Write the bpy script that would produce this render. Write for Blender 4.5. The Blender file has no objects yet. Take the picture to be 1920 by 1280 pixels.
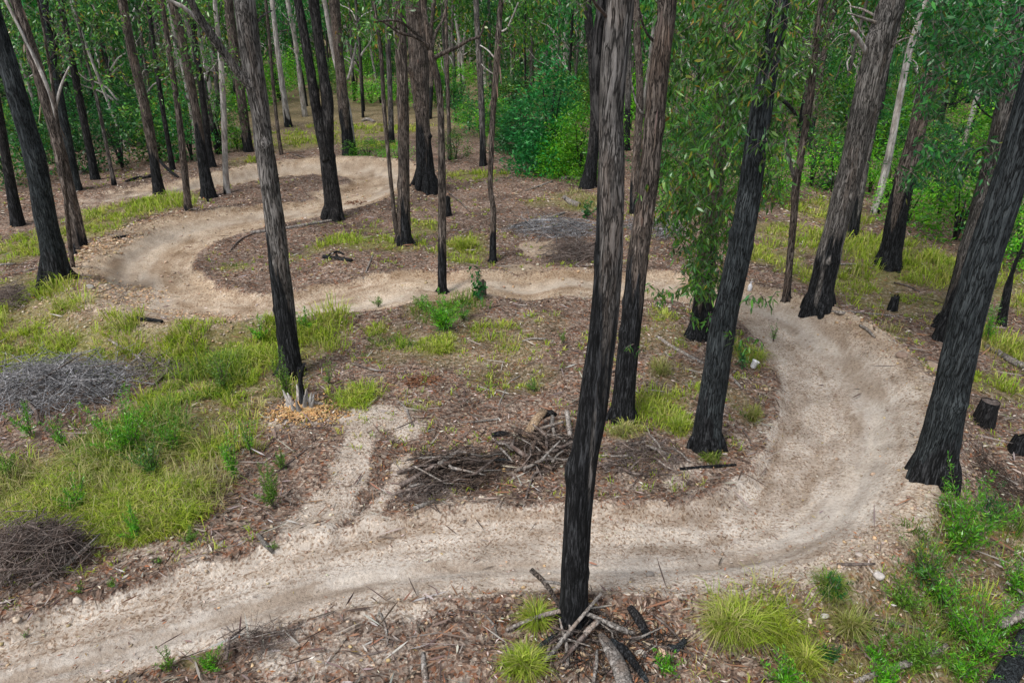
import bpy, math
import numpy as np
from mathutils import Vector

# ------------------------------------------------------------------ camera, sky, sun, exposure
sc = bpy.context.scene
COL = sc.collection
PITCH = math.radians(25.0)
CAMH = 6.5
F = 1280.0
cam_d = bpy.data.cameras.new("camera")
cam_d.sensor_width = 36.0
cam_d.lens = 24.0
cam_d.clip_end = 900.0
cam = bpy.data.objects.new("camera", cam_d)
COL.objects.link(cam)
cam.location = (0, 0, CAMH)
cam.rotation_euler = (math.pi / 2 - PITCH, 0, 0)
sc.camera = cam

SUN_EL, SUN_AZ = math.radians(57), math.radians(-140)   # azimuth from +Y, clockwise
world = bpy.data.worlds.new("World")
sc.world = world
world.use_nodes = True
wn = world.node_tree.nodes
wl = world.node_tree.links
wn.clear()
sky = wn.new("ShaderNodeTexSky")
sky.sky_type = 'NISHITA'
sky.sun_disc = False
sky.sun_elevation = SUN_EL
sky.sun_rotation = SUN_AZ
sky.air_density = 1.0
sky.dust_density = 2.5
sky.ozone_density = 1.0
hs = wn.new("ShaderNodeHueSaturation")
hs.inputs['Saturation'].default_value = 0.45
bg = wn.new("ShaderNodeBackground")
bg.inputs['Strength'].default_value = 0.11
wo = wn.new("ShaderNodeOutputWorld")
wl.new(sky.outputs[0], hs.inputs['Color'])
wl.new(hs.outputs[0], bg.inputs[0])
wl.new(bg.outputs[0], wo.inputs[0])
sun_d = bpy.data.lights.new("sun", 'SUN')
sun_d.energy = 1.5
sun_d.angle = math.radians(16)
sun_d.color = (1.0, 0.98, 0.95)
sun = bpy.data.objects.new("sun", sun_d)
COL.objects.link(sun)
sd = Vector((math.sin(SUN_AZ) * math.cos(SUN_EL), math.cos(SUN_AZ) * math.cos(SUN_EL), math.sin(SUN_EL)))
sun.rotation_euler = sd.to_track_quat('Z', 'Y').to_euler()
sc.view_settings.view_transform = 'Standard'
sc.view_settings.look = 'None'
sc.view_settings.gamma = 1.0
sc.view_settings.use_curve_mapping = False
sc.view_settings.exposure = 0.88

# ------------------------------------------------------------------ numeric helpers
rng = np.random.default_rng(7)
FW = np.array([0, math.cos(PITCH), -math.sin(PITCH)])
UP = np.array([0, math.sin(PITCH), math.cos(PITCH)])
RT = np.array([1.0, 0, 0])
CP = np.array([0, 0, CAMH])


def ray(px, py):
    return RT * ((px - 960) / F) + UP * (-(py - 640) / F) + FW


def flat(px, py, z=0.0):
    d = ray(px, py)
    return CP + d * ((z - CAMH) / d[2])


def _h(ix, iy, iz, seed):
    n = (ix * 374761393 + iy * 668265263 + iz * 2147483647 + seed * 1274126177) & 0xFFFFFFFF
    n = ((n ^ (n >> 13)) * 1274126177) & 0xFFFFFFFF
    n = ((n ^ (n >> 16)) * 2246822519) & 0xFFFFFFFF
    return ((n ^ (n >> 13)) & 0xFFFFFF) / float(0xFFFFFF)


def vn(x, y, z=0.0, seed=0):
    """value noise 0..1"""
    x, y, z = np.broadcast_arrays(np.asarray(x, float), np.asarray(y, float), np.asarray(z, float))
    ix, iy, iz = np.floor(x).astype(np.int64), np.floor(y).astype(np.int64), np.floor(z).astype(np.int64)
    fx, fy, fz = x - ix, y - iy, z - iz
    fx, fy, fz = fx * fx * (3 - 2 * fx), fy * fy * (3 - 2 * fy), fz * fz * (3 - 2 * fz)
    r = 0
    for a in (0, 1):
        wx = fx if a else 1 - fx
        for b in (0, 1):
            wy = fy if b else 1 - fy
            for c in (0, 1):
                wz = fz if c else 1 - fz
                r = r + wx * wy * wz * _h(ix + a, iy + b, iz + c, seed)
    return r


def fbm(x, y, z=0.0, o=3, seed=0):
    r, a, t = 0, 1.0, 0
    for i in range(o):
        r = r + a * vn(np.asarray(x) * 2 ** i, np.asarray(y) * 2 ** i, np.asarray(z) * 2 ** i, seed + i)
        t += a
        a *= .5
    return r / t


def sst(a, b, x):
    t = np.clip((x - a) / (b - a), 0, 1)
    return t * t * (3 - 2 * t)


# ------------------------------------------------------------------ the trail line, read off as pairs of edge points
# (left edge, right edge in riding direction, bank: + raises the right side, - the left one)
TR = [((-260, 1290), (-200, 1400), 0), ((0, 1185), (70, 1300), 0), ((200, 1125), (300, 1240), 0), ((400, 1060), (520, 1170), 0),
      ((600, 1000), (680, 1130), .05), ((780, 965), (850, 1112), .08), ((950, 950), (1000, 1108), .1),
      ((1130, 950), (1180, 1112), .15), ((1290, 948), (1380, 1105), .25), ((1390, 920), (1550, 1068), .38),
      ((1450, 870), (1670, 985), .5), ((1478, 800), (1730, 880), .55), ((1480, 740), (1742, 785), .55),
      ((1455, 690), (1700, 690), .5), ((1420, 640), (1620, 618), .42), ((1370, 592), (1500, 562), .25),
      ((1290, 568), (1370, 530), .1), ((1200, 562), (1230, 512), 0), ((1080, 560), (1080, 508), -.0),
      ((960, 560), (950, 512), 0), ((830, 564), (830, 508), 0), ((720, 577), (700, 518), -.05),
      ((600, 590), (590, 542), -.15), ((500, 600), (500, 558), -.3), ((390, 602), (420, 553), -.42),
      ((270, 590), (365, 536), -.5), ((190, 552), (335, 510), -.52), ((172, 500), (340, 480), -.5),
      ((215, 450), (390, 452), -.42), ((300, 418), (460, 430), -.3), ((420, 400), (545, 414), -.1),
      ((520, 390), (640, 394), .0), ((590, 376), (720, 372), .15), ((640, 352), (775, 348), .35),
      ((660, 336), (792, 322), .45), ((648, 330), (745, 303), .52), ((600, 328), (640, 297), .52),
      ((530, 331), (530, 303), .42), ((450, 345), (420, 320), .4), ((340, 362), (310, 340), .15),
      ((220, 385), (180, 360), 0), ((80, 420), (40, 392), 0), ((-120, 470), (-160, 440), 0)]
L = np.array([flat(*a[0], .9 * max(0, -a[2]))[:2] for a in TR])
R_ = np.array([flat(*a[1], .9 * max(0, a[2]))[:2] for a in TR])
BK = np.array([a[2] for a in TR], float)


def catmull(P, n):
    P = np.asarray(P, float)
    Q = np.vstack([2 * P[0] - P[1], P, 2 * P[-1] - P[-2]])
    out = []
    for i in range(len(P) - 1):
        t = np.linspace(0, 1, n, endpoint=False)[:, None]
        a, b, c, d = Q[i], Q[i + 1], Q[i + 2], Q[i + 3]
        out.append(.5 * ((2 * b) + (c - a) * t + (2 * a - 5 * b + 4 * c - d) * t ** 2 + (3 * b - a - 3 * c + d) * t ** 3))
    out.append(P[-1:])
    return np.vstack(out)


_c = catmull(np.hstack([(L + R_) / 2, np.linalg.norm(L - R_, axis=1)[:, None] / 2, BK[:, None]]), 9)
TC, THW, TB = _c[:, :2], np.maximum(_c[:, 2], .6), _c[:, 3]
_t = np.gradient(TC, axis=0)
_t /= np.linalg.norm(_t, axis=1)[:, None]
TN = np.stack([_t[:, 1], -_t[:, 0]], 1)      # points to the right of travel


def trail_s(x, y):
    x = np.atleast_1d(np.asarray(x, float)); y = np.atleast_1d(np.asarray(y, float))
    shp = x.shape
    x, y = x.ravel(), y.ravel()
    s = np.full(len(x), 9.0); b = np.zeros(len(x)); hw = np.ones(len(x)); k = np.zeros(len(x))
    near = np.where((y < 75) & (np.abs(x) < 45))[0]
    for c in range(0, len(near), 20000):
        i = near[c:c + 20000]
        dx = x[i, None] - TC[None, :, 0]
        dy = y[i, None] - TC[None, :, 1]
        d2 = dx * dx + dy * dy
        # normalise by half width so that the wide parts claim their ground
        j = np.argmin(np.sqrt(d2) / THW[None, :], axis=1)
        r = np.arange(len(i))
        dd = np.sqrt(d2[r, j])
        sg = np.sign(dx[r, j] * TN[j, 0] + dy[r, j] * TN[j, 1])
        s[i] = sg * dd / THW[j]
        b[i] = TB[j]; hw[i] = THW[j]; k[i] = j
    return s.reshape(shp), b.reshape(shp), hw.reshape(shp), k.reshape(shp)


GUL = np.array([flat(*p)[:2] for p in ((752, 825), (722, 862), (700, 905), (668, 945), (640, 985))])


def gully(x, y):
    d = np.full(np.shape(x), 9.0)
    for a, b in zip(GUL[:-1], GUL[1:]):
        e = b - a
        t = np.clip(((x - a[0]) * e[0] + (y - a[1]) * e[1]) / (e @ e), 0, 1)
        d = np.minimum(d, np.hypot(x - a[0] - t * e[0], y - a[1] - t * e[1]))
    return np.exp(-((d + .12 * (vn(x * 5, y * 5, 0, 15) - .5)) / .16) ** 2)


def H(x, y, full=False):
    x = np.atleast_1d(np.asarray(x, float)); y = np.atleast_1d(np.asarray(y, float))
    s, b, hw, k = trail_s(x, y)
    a = np.abs(s)
    off = sst(1.0, 2.0, a)
    base = (fbm(x / 5, y / 5, 0, 3, 3) - .5) * .5 + (fbm(x / .9, y / .9, 0, 2, 9) - .5) * .10
    z = base * (.25 + .75 * off)
    z += (fbm(x / .25, y / .25, 0, 2, 21) - .5) * (.018 + .03 * off)
    q = s * np.sign(b)
    prof = sst(-.5, 1.05, q) ** 1.4 * (1 - sst(1.12, 1.9, q))
    z += np.abs(b) * prof
    z -= .15 * (1 - sst(.82, 1.08, a)) * (1 - np.clip(np.abs(b) * 2, 0, 1) * sst(0, 1, q))
    z -= .10 * gully(x, y)
    # wheel ruts worn along the line
    z -= .05 * np.exp(-((s - .28 * np.sign(b + .01)) / .13) ** 2) + .03 * np.exp(-((s + .35) / .10) ** 2)
    # loose soil kicked up into a lip along both edges
    z += .05 * np.exp(-((a - 1.12) / .12) ** 2)
    # small rollers on the straight between the turns
    roll = np.exp(-((k - 170) / 22) ** 2)
    z += roll * (1 - sst(.9, 1.5, a)) * .10 * np.sin(k * .55)
    z += sst(62, 210, y) * 8 + sst(18, 45, np.abs(x) - .25 * y) * 1.5
    return (z, s, b, k) if full else z


def at(px, py, dz=0.0):
    """the point of the ground that stands where the line of sight meets it"""
    d = ray(px, py)
    z = 0.0
    for _ in range(9):
        p = CP + d * ((z - CAMH) / d[2])
        z = .4 * z + .6 * float(H(p[0], p[1])[0])
    return np.array([p[0], p[1], float(H(p[0], p[1])[0]) + dz])


def on_plane(px, py, Y):
    d = ray(px, py)
    return CP + d * (Y / d[1])


def depth(p):
    return float(np.dot(p - CP, FW))


# ------------------------------------------------------------------ mesh helpers
class MB:
    def __init__(s):
        s.v, s.f, s.c, s.k, s.n = [], [], [], [], 0

    def add(s, v, faces, col=None, char=None):
        v = np.asarray(v, float)
        s.v.append(v)
        for f in faces:
            f = np.asarray(f, np.int64)
            if len(f):
                s.f.append(f + s.n)
        n = len(v)
        c = np.ones((n, 3)) * .5 if col is None else np.broadcast_to(np.asarray(col, float), (n, 3))
        s.c.append(c)
        s.k.append(np.zeros(n) if char is None else np.broadcast_to(np.asarray(char, float), (n,)))
        s.n += n

    def mesh(s, name, mat, smooth=True, origin=None):
        v = np.vstack(s.v)
        if origin is not None:
            v = v - np.asarray(origin)[None, :]
        me = bpy.data.meshes.new(name)
        me.vertices.add(len(v))
        me.vertices.foreach_set('co', v.astype(np.float32).ravel())
        loops = np.concatenate([f.ravel() for f in s.f])
        tot = np.concatenate([np.full(len(f), f.shape[1]) for f in s.f])
        me.loops.add(len(loops))
        me.loops.foreach_set('vertex_index', loops.astype(np.int32))
        me.polygons.add(len(tot))
        st = np.concatenate([[0], np.cumsum(tot)[:-1]])
        me.polygons.foreach_set('loop_start', st.astype(np.int32))
        me.polygons.foreach_set('loop_total', tot.astype(np.int32))
        if smooth:
            me.polygons.foreach_set('use_smooth', np.ones(len(tot), bool))
        a = me.attributes.new('col', 'FLOAT_COLOR', 'POINT')
        c = np.vstack(s.c)
        a.data.foreach_set('color', np.hstack([c, np.ones((len(c), 1))]).astype(np.float32).ravel())
        a = me.attributes.new('char', 'FLOAT', 'POINT')
        a.data.foreach_set('value', np.concatenate(s.k).astype(np.float32))
        me.materials.append(mat)
        me.update()
        me.validate()
        return me

    def obj(s, name, mat, parent=None, smooth=True, origin=None):
        """origin given: the mesh is stored relative to it and the object stands there"""
        if parent is not None and origin is None:
            origin = np.array(parent.location)
            o = bpy.data.objects.new(name, s.mesh(name, mat, smooth, origin))
        else:
            o = bpy.data.objects.new(name, s.mesh(name, mat, smooth, origin))
            if origin is not None:
                if parent is None:
                    o.location = origin
        COL.objects.link(o)
        if parent is not None:
            o.parent = parent
        return o


def tag(o, label=None, cat=None, group=None, kind=None):
    if label: o['label'] = label
    if cat: o['category'] = cat
    if group: o['group'] = group
    if kind: o['kind'] = kind
    return o


def empty(name, loc, label, cat, group=None):
    o = bpy.data.objects.new(name, None)
    o.location = loc
    o.empty_display_size = .3
    COL.objects.link(o)
    return tag(o, label, cat, group)


def tube(P, R, sides, rough=.06, seed=0, cap=True, lob=0.0, squash=1.0):
    P = np.asarray(P, float); R = np.asarray(R, float)
    n = len(P)
    T = np.gradient(P, axis=0)
    T /= np.linalg.norm(T, axis=1)[:, None] + 1e-9
    m = T.mean(0)
    ref = np.array([1.0, 0, 0]) if abs(m[0]) < .7 * np.linalg.norm(m) else np.array([0, 0, 1.0])
    A = ref - T * (T @ ref)[:, None]
    A /= np.linalg.norm(A, axis=1)[:, None]
    B = np.cross(T, A)
    th = np.linspace(0, 2 * np.pi, sides, endpoint=False)
    ct, s_ = np.cos(th), np.sin(th)
    ln = np.concatenate([[0], np.cumsum(np.linalg.norm(np.diff(P, axis=0), axis=1))])
    rr = R[:, None] * (1 + rough * 2 * (fbm(ct[None, :] * 1.6 + 5, s_[None, :] * 1.6 + 5, ln[:, None] * 1.3 + seed * 7.3, 3, seed) - .5))
    rid = np.abs(vn(ct[None, :] * 4.2 + 9, s_[None, :] * 4.2 + 9, ln[:, None] * .9 + seed, seed + 5) - .5) * 2
    rr = rr * (1 - rough * .8 * (1 - rid))
    kg = np.random.default_rng(seed * 3 + n)
    if sides > 20:
        for _ in range(int(ln[-1] / 1.1)):
            l0, t0, am, wd_ = kg.random() * ln[-1], kg.random() * 6.28, .10 + .22 * kg.random(), .05 + .12 * kg.random()
            rr = rr * (1 + am * np.exp(-((ln[:, None] - l0) / wd_) ** 2) * np.maximum(0, np.cos(th[None, :] - t0)) ** 4)
    if lob:
        hh = np.exp(-np.maximum(ln - .18, 0) / .34)[:, None]
        rr = rr * (1 + lob * hh * (.25 + .6 * np.sin(th[None, :] * 4 + seed) * .5 + .5 * vn(ct[None, :] * 1.5 + 3, s_[None, :] * 1.5, seed * 1.7, seed)))
    V = P[:, None, :] + A[:, None, :] * (ct[None, :, None] * rr[..., None]) + B[:, None, :] * (s_[None, :, None] * rr[..., None] * squash)
    V = V.reshape(-1, 3)
    i = np.arange(n - 1)[:, None]; j = np.arange(sides)[None, :]
    q = np.stack([i * sides + j, i * sides + (j + 1) % sides, (i + 1) * sides + (j + 1) % sides, (i + 1) * sides + j], -1).reshape(-1, 4)
    faces = [q]
    if cap:
        V = np.vstack([V, P[0] - T[0] * R[0] * .15, P[-1] + T[-1] * R[-1] * .15])
        a = np.arange(sides)
        faces.append(np.stack([np.full(sides, n * sides), (a + 1) % sides, a], 1))
        faces.append(np.stack([np.full(sides, n * sides + 1), (n - 1) * sides + a, (n - 1) * sides + (a + 1) % sides], 1))
    return V, faces


def resample(P, step):
    P = np.asarray(P, float)
    C = catmull(P, 14)
    d = np.concatenate([[0], np.cumsum(np.linalg.norm(np.diff(C[:, :3], axis=0), axis=1))])
    n = max(3, int(d[-1] / step) + 1)
    t = np.linspace(0, d[-1], n)
    return np.stack([np.interp(t, d, C[:, k]) for k in range(P.shape[1])], 1)


def rand_dirs(n, g=rng):
    v = g.normal(size=(n, 3))
    return v / np.linalg.norm(v, axis=1)[:, None]


def unit(v):
    return v / (np.linalg.norm(v, axis=1)[:, None] + 1e-9)


def leaves(mb, P, D, ln, wd, col, curl=.25, six=False, g=rng):
    """lance-shaped leaves: P bases, D directions, ln lengths, wd widths"""
    n = len(P)
    D = unit(D)
    S = unit(np.cross(D, rand_dirs(n, g)))
    N = np.cross(D, S)
    ln = np.broadcast_to(ln, (n,))[:, None]; wd = np.broadcast_to(wd, (n,))[:, None]
    if six:
        bend = N * ln * curl
        V = np.stack([P, P + D * ln * .3 + S * wd * .5 + bend * .25, P + D * ln * .3 - S * wd * .5 + bend * .25,
                      P + D * ln * .68 + S * wd * .36 + bend * .55, P + D * ln * .68 - S * wd * .36 + bend * .55,
                      P + D * ln * .97 + bend * 1.1], 1).reshape(-1, 3)
        b = np.arange(n)[:, None] * 6
        tri = np.concatenate([b + np.array([[0, 1, 2]]), b + np.array([[3, 5, 4]])])
        quad = b + np.array([[1, 3, 4, 2]])
        mb.add(V, [tri, quad], np.repeat(col, 6, axis=0))
    else:
        V = np.stack([P, P + D * ln * .45 + S * wd * .5 + N * ln * curl * .4, P + D * ln + N * ln * curl * 0.2,
                      P + D * ln * .45 - S * wd * .5 + N * ln * curl * .4], 1).reshape(-1, 3)
        b = np.arange(n)[:, None] * 4
        mb.add(V, [b + np.array([[0, 1, 2, 3]])], np.repeat(col, 4, axis=0))


def pal(n, cols, wts=None, var=.25, g=rng):
    cols = np.asarray(cols, float)
    w = None if wts is None else np.asarray(wts, float) / sum(wts)
    i = g.choice(len(cols), n, p=w)
    return cols[i] * (1 + var * (g.random((n, 1)) * 2 - 1)) * (1 + .08 * (g.random((n, 3)) * 2 - 1))


# ------------------------------------------------------------------ materials
def nodes(name):
    m = bpy.data.materials.new(name)
    m.use_nodes = True
    nt = m.node_tree
    nt.nodes.clear()
    return m, nt, nt.nodes.new, nt.links.new


def ramp(N, stops):
    r = N('ShaderNodeValToRGB')
    e = r.color_ramp.elements
    while len(e) > 1: e.remove(e[-1])
    for i, (p, c) in enumerate(stops):
        el = e[0] if i == 0 else e.new(p)
        el.position = p
        el.color = (*c, 1) if len(c) == 3 else c
    return r


def attr(N, nm):
    a = N('ShaderNodeAttribute'); a.attribute_name = nm
    return a


def noise(N, Lk, vec, scale, det=4, rough=.55):
    n = N('ShaderNodeTexNoise')
    n.inputs['Scale'].default_value = scale
    n.inputs['Detail'].default_value = det
    n.inputs['Roughness'].default_value = rough
    if vec is not None: Lk(vec, n.inputs['Vector'])
    return n


def mix(N, Lk, f, a, b, mode='MIX'):
    m = N('ShaderNodeMix'); m.data_type = 'RGBA'; m.blend_type = mode
    for v, k in ((f, 0), (a, 6), (b, 7)):
        if hasattr(v, 'is_linked') or hasattr(v, 'node'): Lk(v, m.inputs[k])
        elif k == 0: m.inputs[0].default_value = v
        else: m.inputs[k].default_value = (*v, 1)
    return m.outputs[2]


def math_(N, Lk, op, a, b=None, clamp=False):
    m = N('ShaderNodeMath'); m.operation = op; m.use_clamp = clamp
    for v, k in ((a, 0), (b, 1)):
        if v is None: continue
        if hasattr(v, 'node'): Lk(v, m.inputs[k])
        else: m.inputs[k].default_value = v
    return m.outputs[0]


def bark_mat(name, dark, mid, light, streak=(.25, .13, .07), streak_amt=.25, fine=58.0, bump=1.0, vert=.09, crack=.85):
    m, nt, N, Lk = nodes(name)
    tc = N('ShaderNodeTexCoord')
    oi = N('ShaderNodeObjectInfo')
    sh = N('ShaderNodeVectorMath'); sh.operation = 'MULTIPLY_ADD'
    Lk(oi.outputs['Random'], sh.inputs[0]); sh.inputs[1].default_value = (9, 13, 7); Lk(tc.outputs['Object'], sh.inputs[2])
    O = sh.outputs[0]
    wv = noise(N, Lk, O, 2.2, 2)
    va = N('ShaderNodeVectorMath'); va.operation = 'MULTIPLY_ADD'
    Lk(wv.outputs['Color'], va.inputs[0]); va.inputs[1].default_value = (.07, .07, 0); Lk(O, va.inputs[2])
    mp = N('ShaderNodeMapping'); mp.inputs['Scale'].default_value = (1, 1, vert)
    Lk(va.outputs[0], mp.inputs[0])
    f = noise(N, Lk, mp.outputs[0], fine, 6, .7)
    f2 = noise(N, Lk, mp.outputs[0], fine * .45, 3, .6)
    big = noise(N, Lk, O, 1.7, 4, .65)
    mp2 = N('ShaderNodeMapping'); mp2.inputs['Scale'].default_value = (1, 1, .2)
    Lk(O, mp2.inputs[0])
    st = noise(N, Lk, mp2.outputs[0], 5, 4, .65)
    h = math_(N, Lk, 'ADD', f.outputs[0], math_(N, Lk, 'MULTIPLY', f2.outputs[0], .6))
    r = ramp(N, [(.62, dark), (.78, mid), (1.03, light)])
    Lk(h, r.inputs[0])
    sr = ramp(N, [(.5, (0, 0, 0)), (.62, (1, 1, 1))]); Lk(st.outputs[0], sr.inputs[0])
    c = mix(N, Lk, math_(N, Lk, 'MULTIPLY', sr.outputs[0], streak_amt), r.outputs[0], streak)
    br = ramp(N, [(.35, (.6, .6, .6)), (.65, (1.25, 1.22, 1.2))]); Lk(big.outputs[0], br.inputs[0])
    c = mix(N, Lk, 1.0, c, br.outputs[0], 'MULTIPLY')
    # furrows between the bark plates
    fa = math_(N, Lk, 'ABSOLUTE', math_(N, Lk, 'SUBTRACT', f2.outputs[0], .5))
    fr = ramp(N, [(.0, (1 - crack,) * 3), (.022, (1 - crack * .8,) * 3), (.05, (1, 1, 1))]); Lk(fa, fr.inputs[0])
    c = mix(N, Lk, 1.0, c, fr.outputs[0], 'MULTIPLY')
    ch = attr(N, 'char')
    cr = ramp(N, [(.62, (.003, .0035, .004)), (.80, (.012, .0125, .0135)), (.95, (.06, .062, .066))]); Lk(h, cr.inputs[0])
    e = math_(N, Lk, 'ADD', ch.outputs['Fac'], math_(N, Lk, 'MULTIPLY', math_(N, Lk, 'SUBTRACT', st.outputs[0], .5), 1.6))
    e = math_(N, Lk, 'ADD', e, math_(N, Lk, 'MULTIPLY', math_(N, Lk, 'SUBTRACT', f.outputs[0], .5), 1.2))
    # fully sound and fully burnt wood stay so
    e = math_(N, Lk, 'ADD', math_(N, Lk, 'MULTIPLY', e, .55), math_(N, Lk, 'MULTIPLY', ch.outputs['Fac'], .6))
    er = ramp(N, [(.42, (0, 0, 0)), (.68, (1, 1, 1))]); Lk(e, er.inputs[0])
    c = mix(N, Lk, er.outputs[0], c, cr.outputs[0])
    p = N('ShaderNodeBsdfPrincipled')
    Lk(c, p.inputs['Base Color'])
    p.inputs['Roughness'].default_value = .9
    p.inputs['Specular IOR Level'].default_value = .15
    hb = math_(N, Lk, 'ADD', h, math_(N, Lk, 'MULTIPLY', fr.outputs[0], .5))
    b = N('ShaderNodeBump'); b.inputs['Strength'].default_value = bump; b.inputs['Distance'].default_value = .03
    Lk(hb, b.inputs['Height']); Lk(b.outputs[0], p.inputs['Normal'])
    o = N('ShaderNodeOutputMaterial'); Lk(p.outputs[0], o.inputs[0])
    return m


def leaf_mat(name, trans=.35, rough=.5, rnd=.25, spec=.4):
    m, nt, N, Lk = nodes(name)
    a = attr(N, 'col')
    oi = N('ShaderNodeObjectInfo')
    mr = N('ShaderNodeMapRange'); mr.inputs[3].default_value = 1 - rnd; mr.inputs[4].default_value = 1 + rnd
    Lk(oi.outputs['Random'], mr.inputs[0])
    hsv = N('ShaderNodeHueSaturation'); Lk(a.outputs['Color'], hsv.inputs['Color']); Lk(mr.outputs[0], hsv.inputs['Value'])
    p = N('ShaderNodeBsdfPrincipled'); p.inputs['Roughness'].default_value = rough
    p.inputs['Specular IOR Level'].default_value = spec
    Lk(hsv.outputs[0], p.inputs['Base Color'])
    o = N('ShaderNodeOutputMaterial')
    if trans > 0:
        t = N('ShaderNodeBsdfTranslucent'); Lk(hsv.outputs[0], t.inputs[0])
        ms = N('ShaderNodeMixShader'); ms.inputs[0].default_value = trans
        Lk(p.outputs[0], ms.inputs[1]); Lk(t.outputs[0], ms.inputs[2]); Lk(ms.outputs[0], o.inputs[0])
    else:
        Lk(p.outputs[0], o.inputs[0])
    return m


M = {}
M['grey'] = bark_mat('grey_bark', (.032, .030, .028), (.165, .153, .142), (.32, .305, .29), (.17, .12, .09), .3)
M['brown'] = bark_mat('brown_bark', (.027, .022, .019), (.135, .112, .097), (.28, .24, .21), (.17, .11, .075), .3)
M['pale'] = bark_mat('pale_bark', (.17, .155, .14), (.38, .36, .335), (.60, .585, .56), (.2, .13, .09), .35, 20, .4, .13, .3)
M['dark'] = bark_mat('dark_bark', (.008, .008, .009), (.036, .035, .036), (.11, .107, .105), (.05, .035, .028), .2)
M['teal'] = bark_mat('bluish_bark', (.010, .013, .015), (.045, .054, .058), (.085, .098, .103), (.035, .036, .038), .25)
M['wood'] = bark_mat('weathered_wood', (.13, .115, .10), (.27, .245, .22), (.46, .43, .40), (.24, .16, .11), .4, 40, .6, .3, .6)
M['brush'] = bark_mat('dead_twigs', (.045, .036, .031), (.125, .10, .088), (.26, .225, .20), (.12, .06, .04), .3, 25, .3, .5, 0)
M['splint'] = bark_mat('splintered_wood', (.22, .15, .09), (.38, .27, .17), (.55, .45, .33), (.16, .10, .06), .5, 40, .7, .15, .6)
M['leaf'] = leaf_mat('foliage', .33, .35, .12, .6)
M['leaff'] = leaf_mat('far_foliage', .33, .4, .4, .4)
M['grass'] = leaf_mat('grass_blades', .35, .6, .05, .2)
M['litter'] = leaf_mat('leaf_litter', 0, .8, 0, .2)


def stone_mat():
    m, nt, N, Lk = nodes('stone')
    tc = N('ShaderNodeTexCoord')
    n = noise(N, Lk, tc.outputs['Object'], 9, 5, .7)
    a = attr(N, 'col')
    r = ramp(N, [(.3, (.6, .58, .55)), (.7, (1.25, 1.25, 1.25))]); Lk(n.outputs[0], r.inputs[0])
    c = mix(N, Lk, 1.0, a.outputs['Color'], r.outputs[0], 'MULTIPLY')
    p = N('ShaderNodeBsdfPrincipled'); p.inputs['Roughness'].default_value = .9; Lk(c, p.inputs['Base Color'])
    b = N('ShaderNodeBump'); b.inputs['Strength'].default_value = .5; b.inputs['Distance'].default_value = .02
    Lk(n.outputs[0], b.inputs['Height']); Lk(b.outputs[0], p.inputs['Normal'])
    o = N('ShaderNodeOutputMaterial'); Lk(p.outputs[0], o.inputs[0])
    return m


M['stone'] = stone_mat()


def plain(name, c, rough=.5):
    m, nt, N, Lk = nodes(name)
    tc = N('ShaderNodeTexCoord'); n = noise(N, Lk, tc.outputs['Object'], 25, 3)
    r = ramp(N, [(.3, tuple(x * .8 for x in c)), (.7, c)]); Lk(n.outputs[0], r.inputs[0])
    p = N('ShaderNodeBsdfPrincipled'); p.inputs['Roughness'].default_value = rough; Lk(r.outputs[0], p.inputs['Base Color'])
    o = N('ShaderNodeOutputMaterial'); Lk(p.outputs[0], o.inputs[0])
    return m


M['white'] = plain('white_plastic', (.75, .75, .77), .4)


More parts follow.
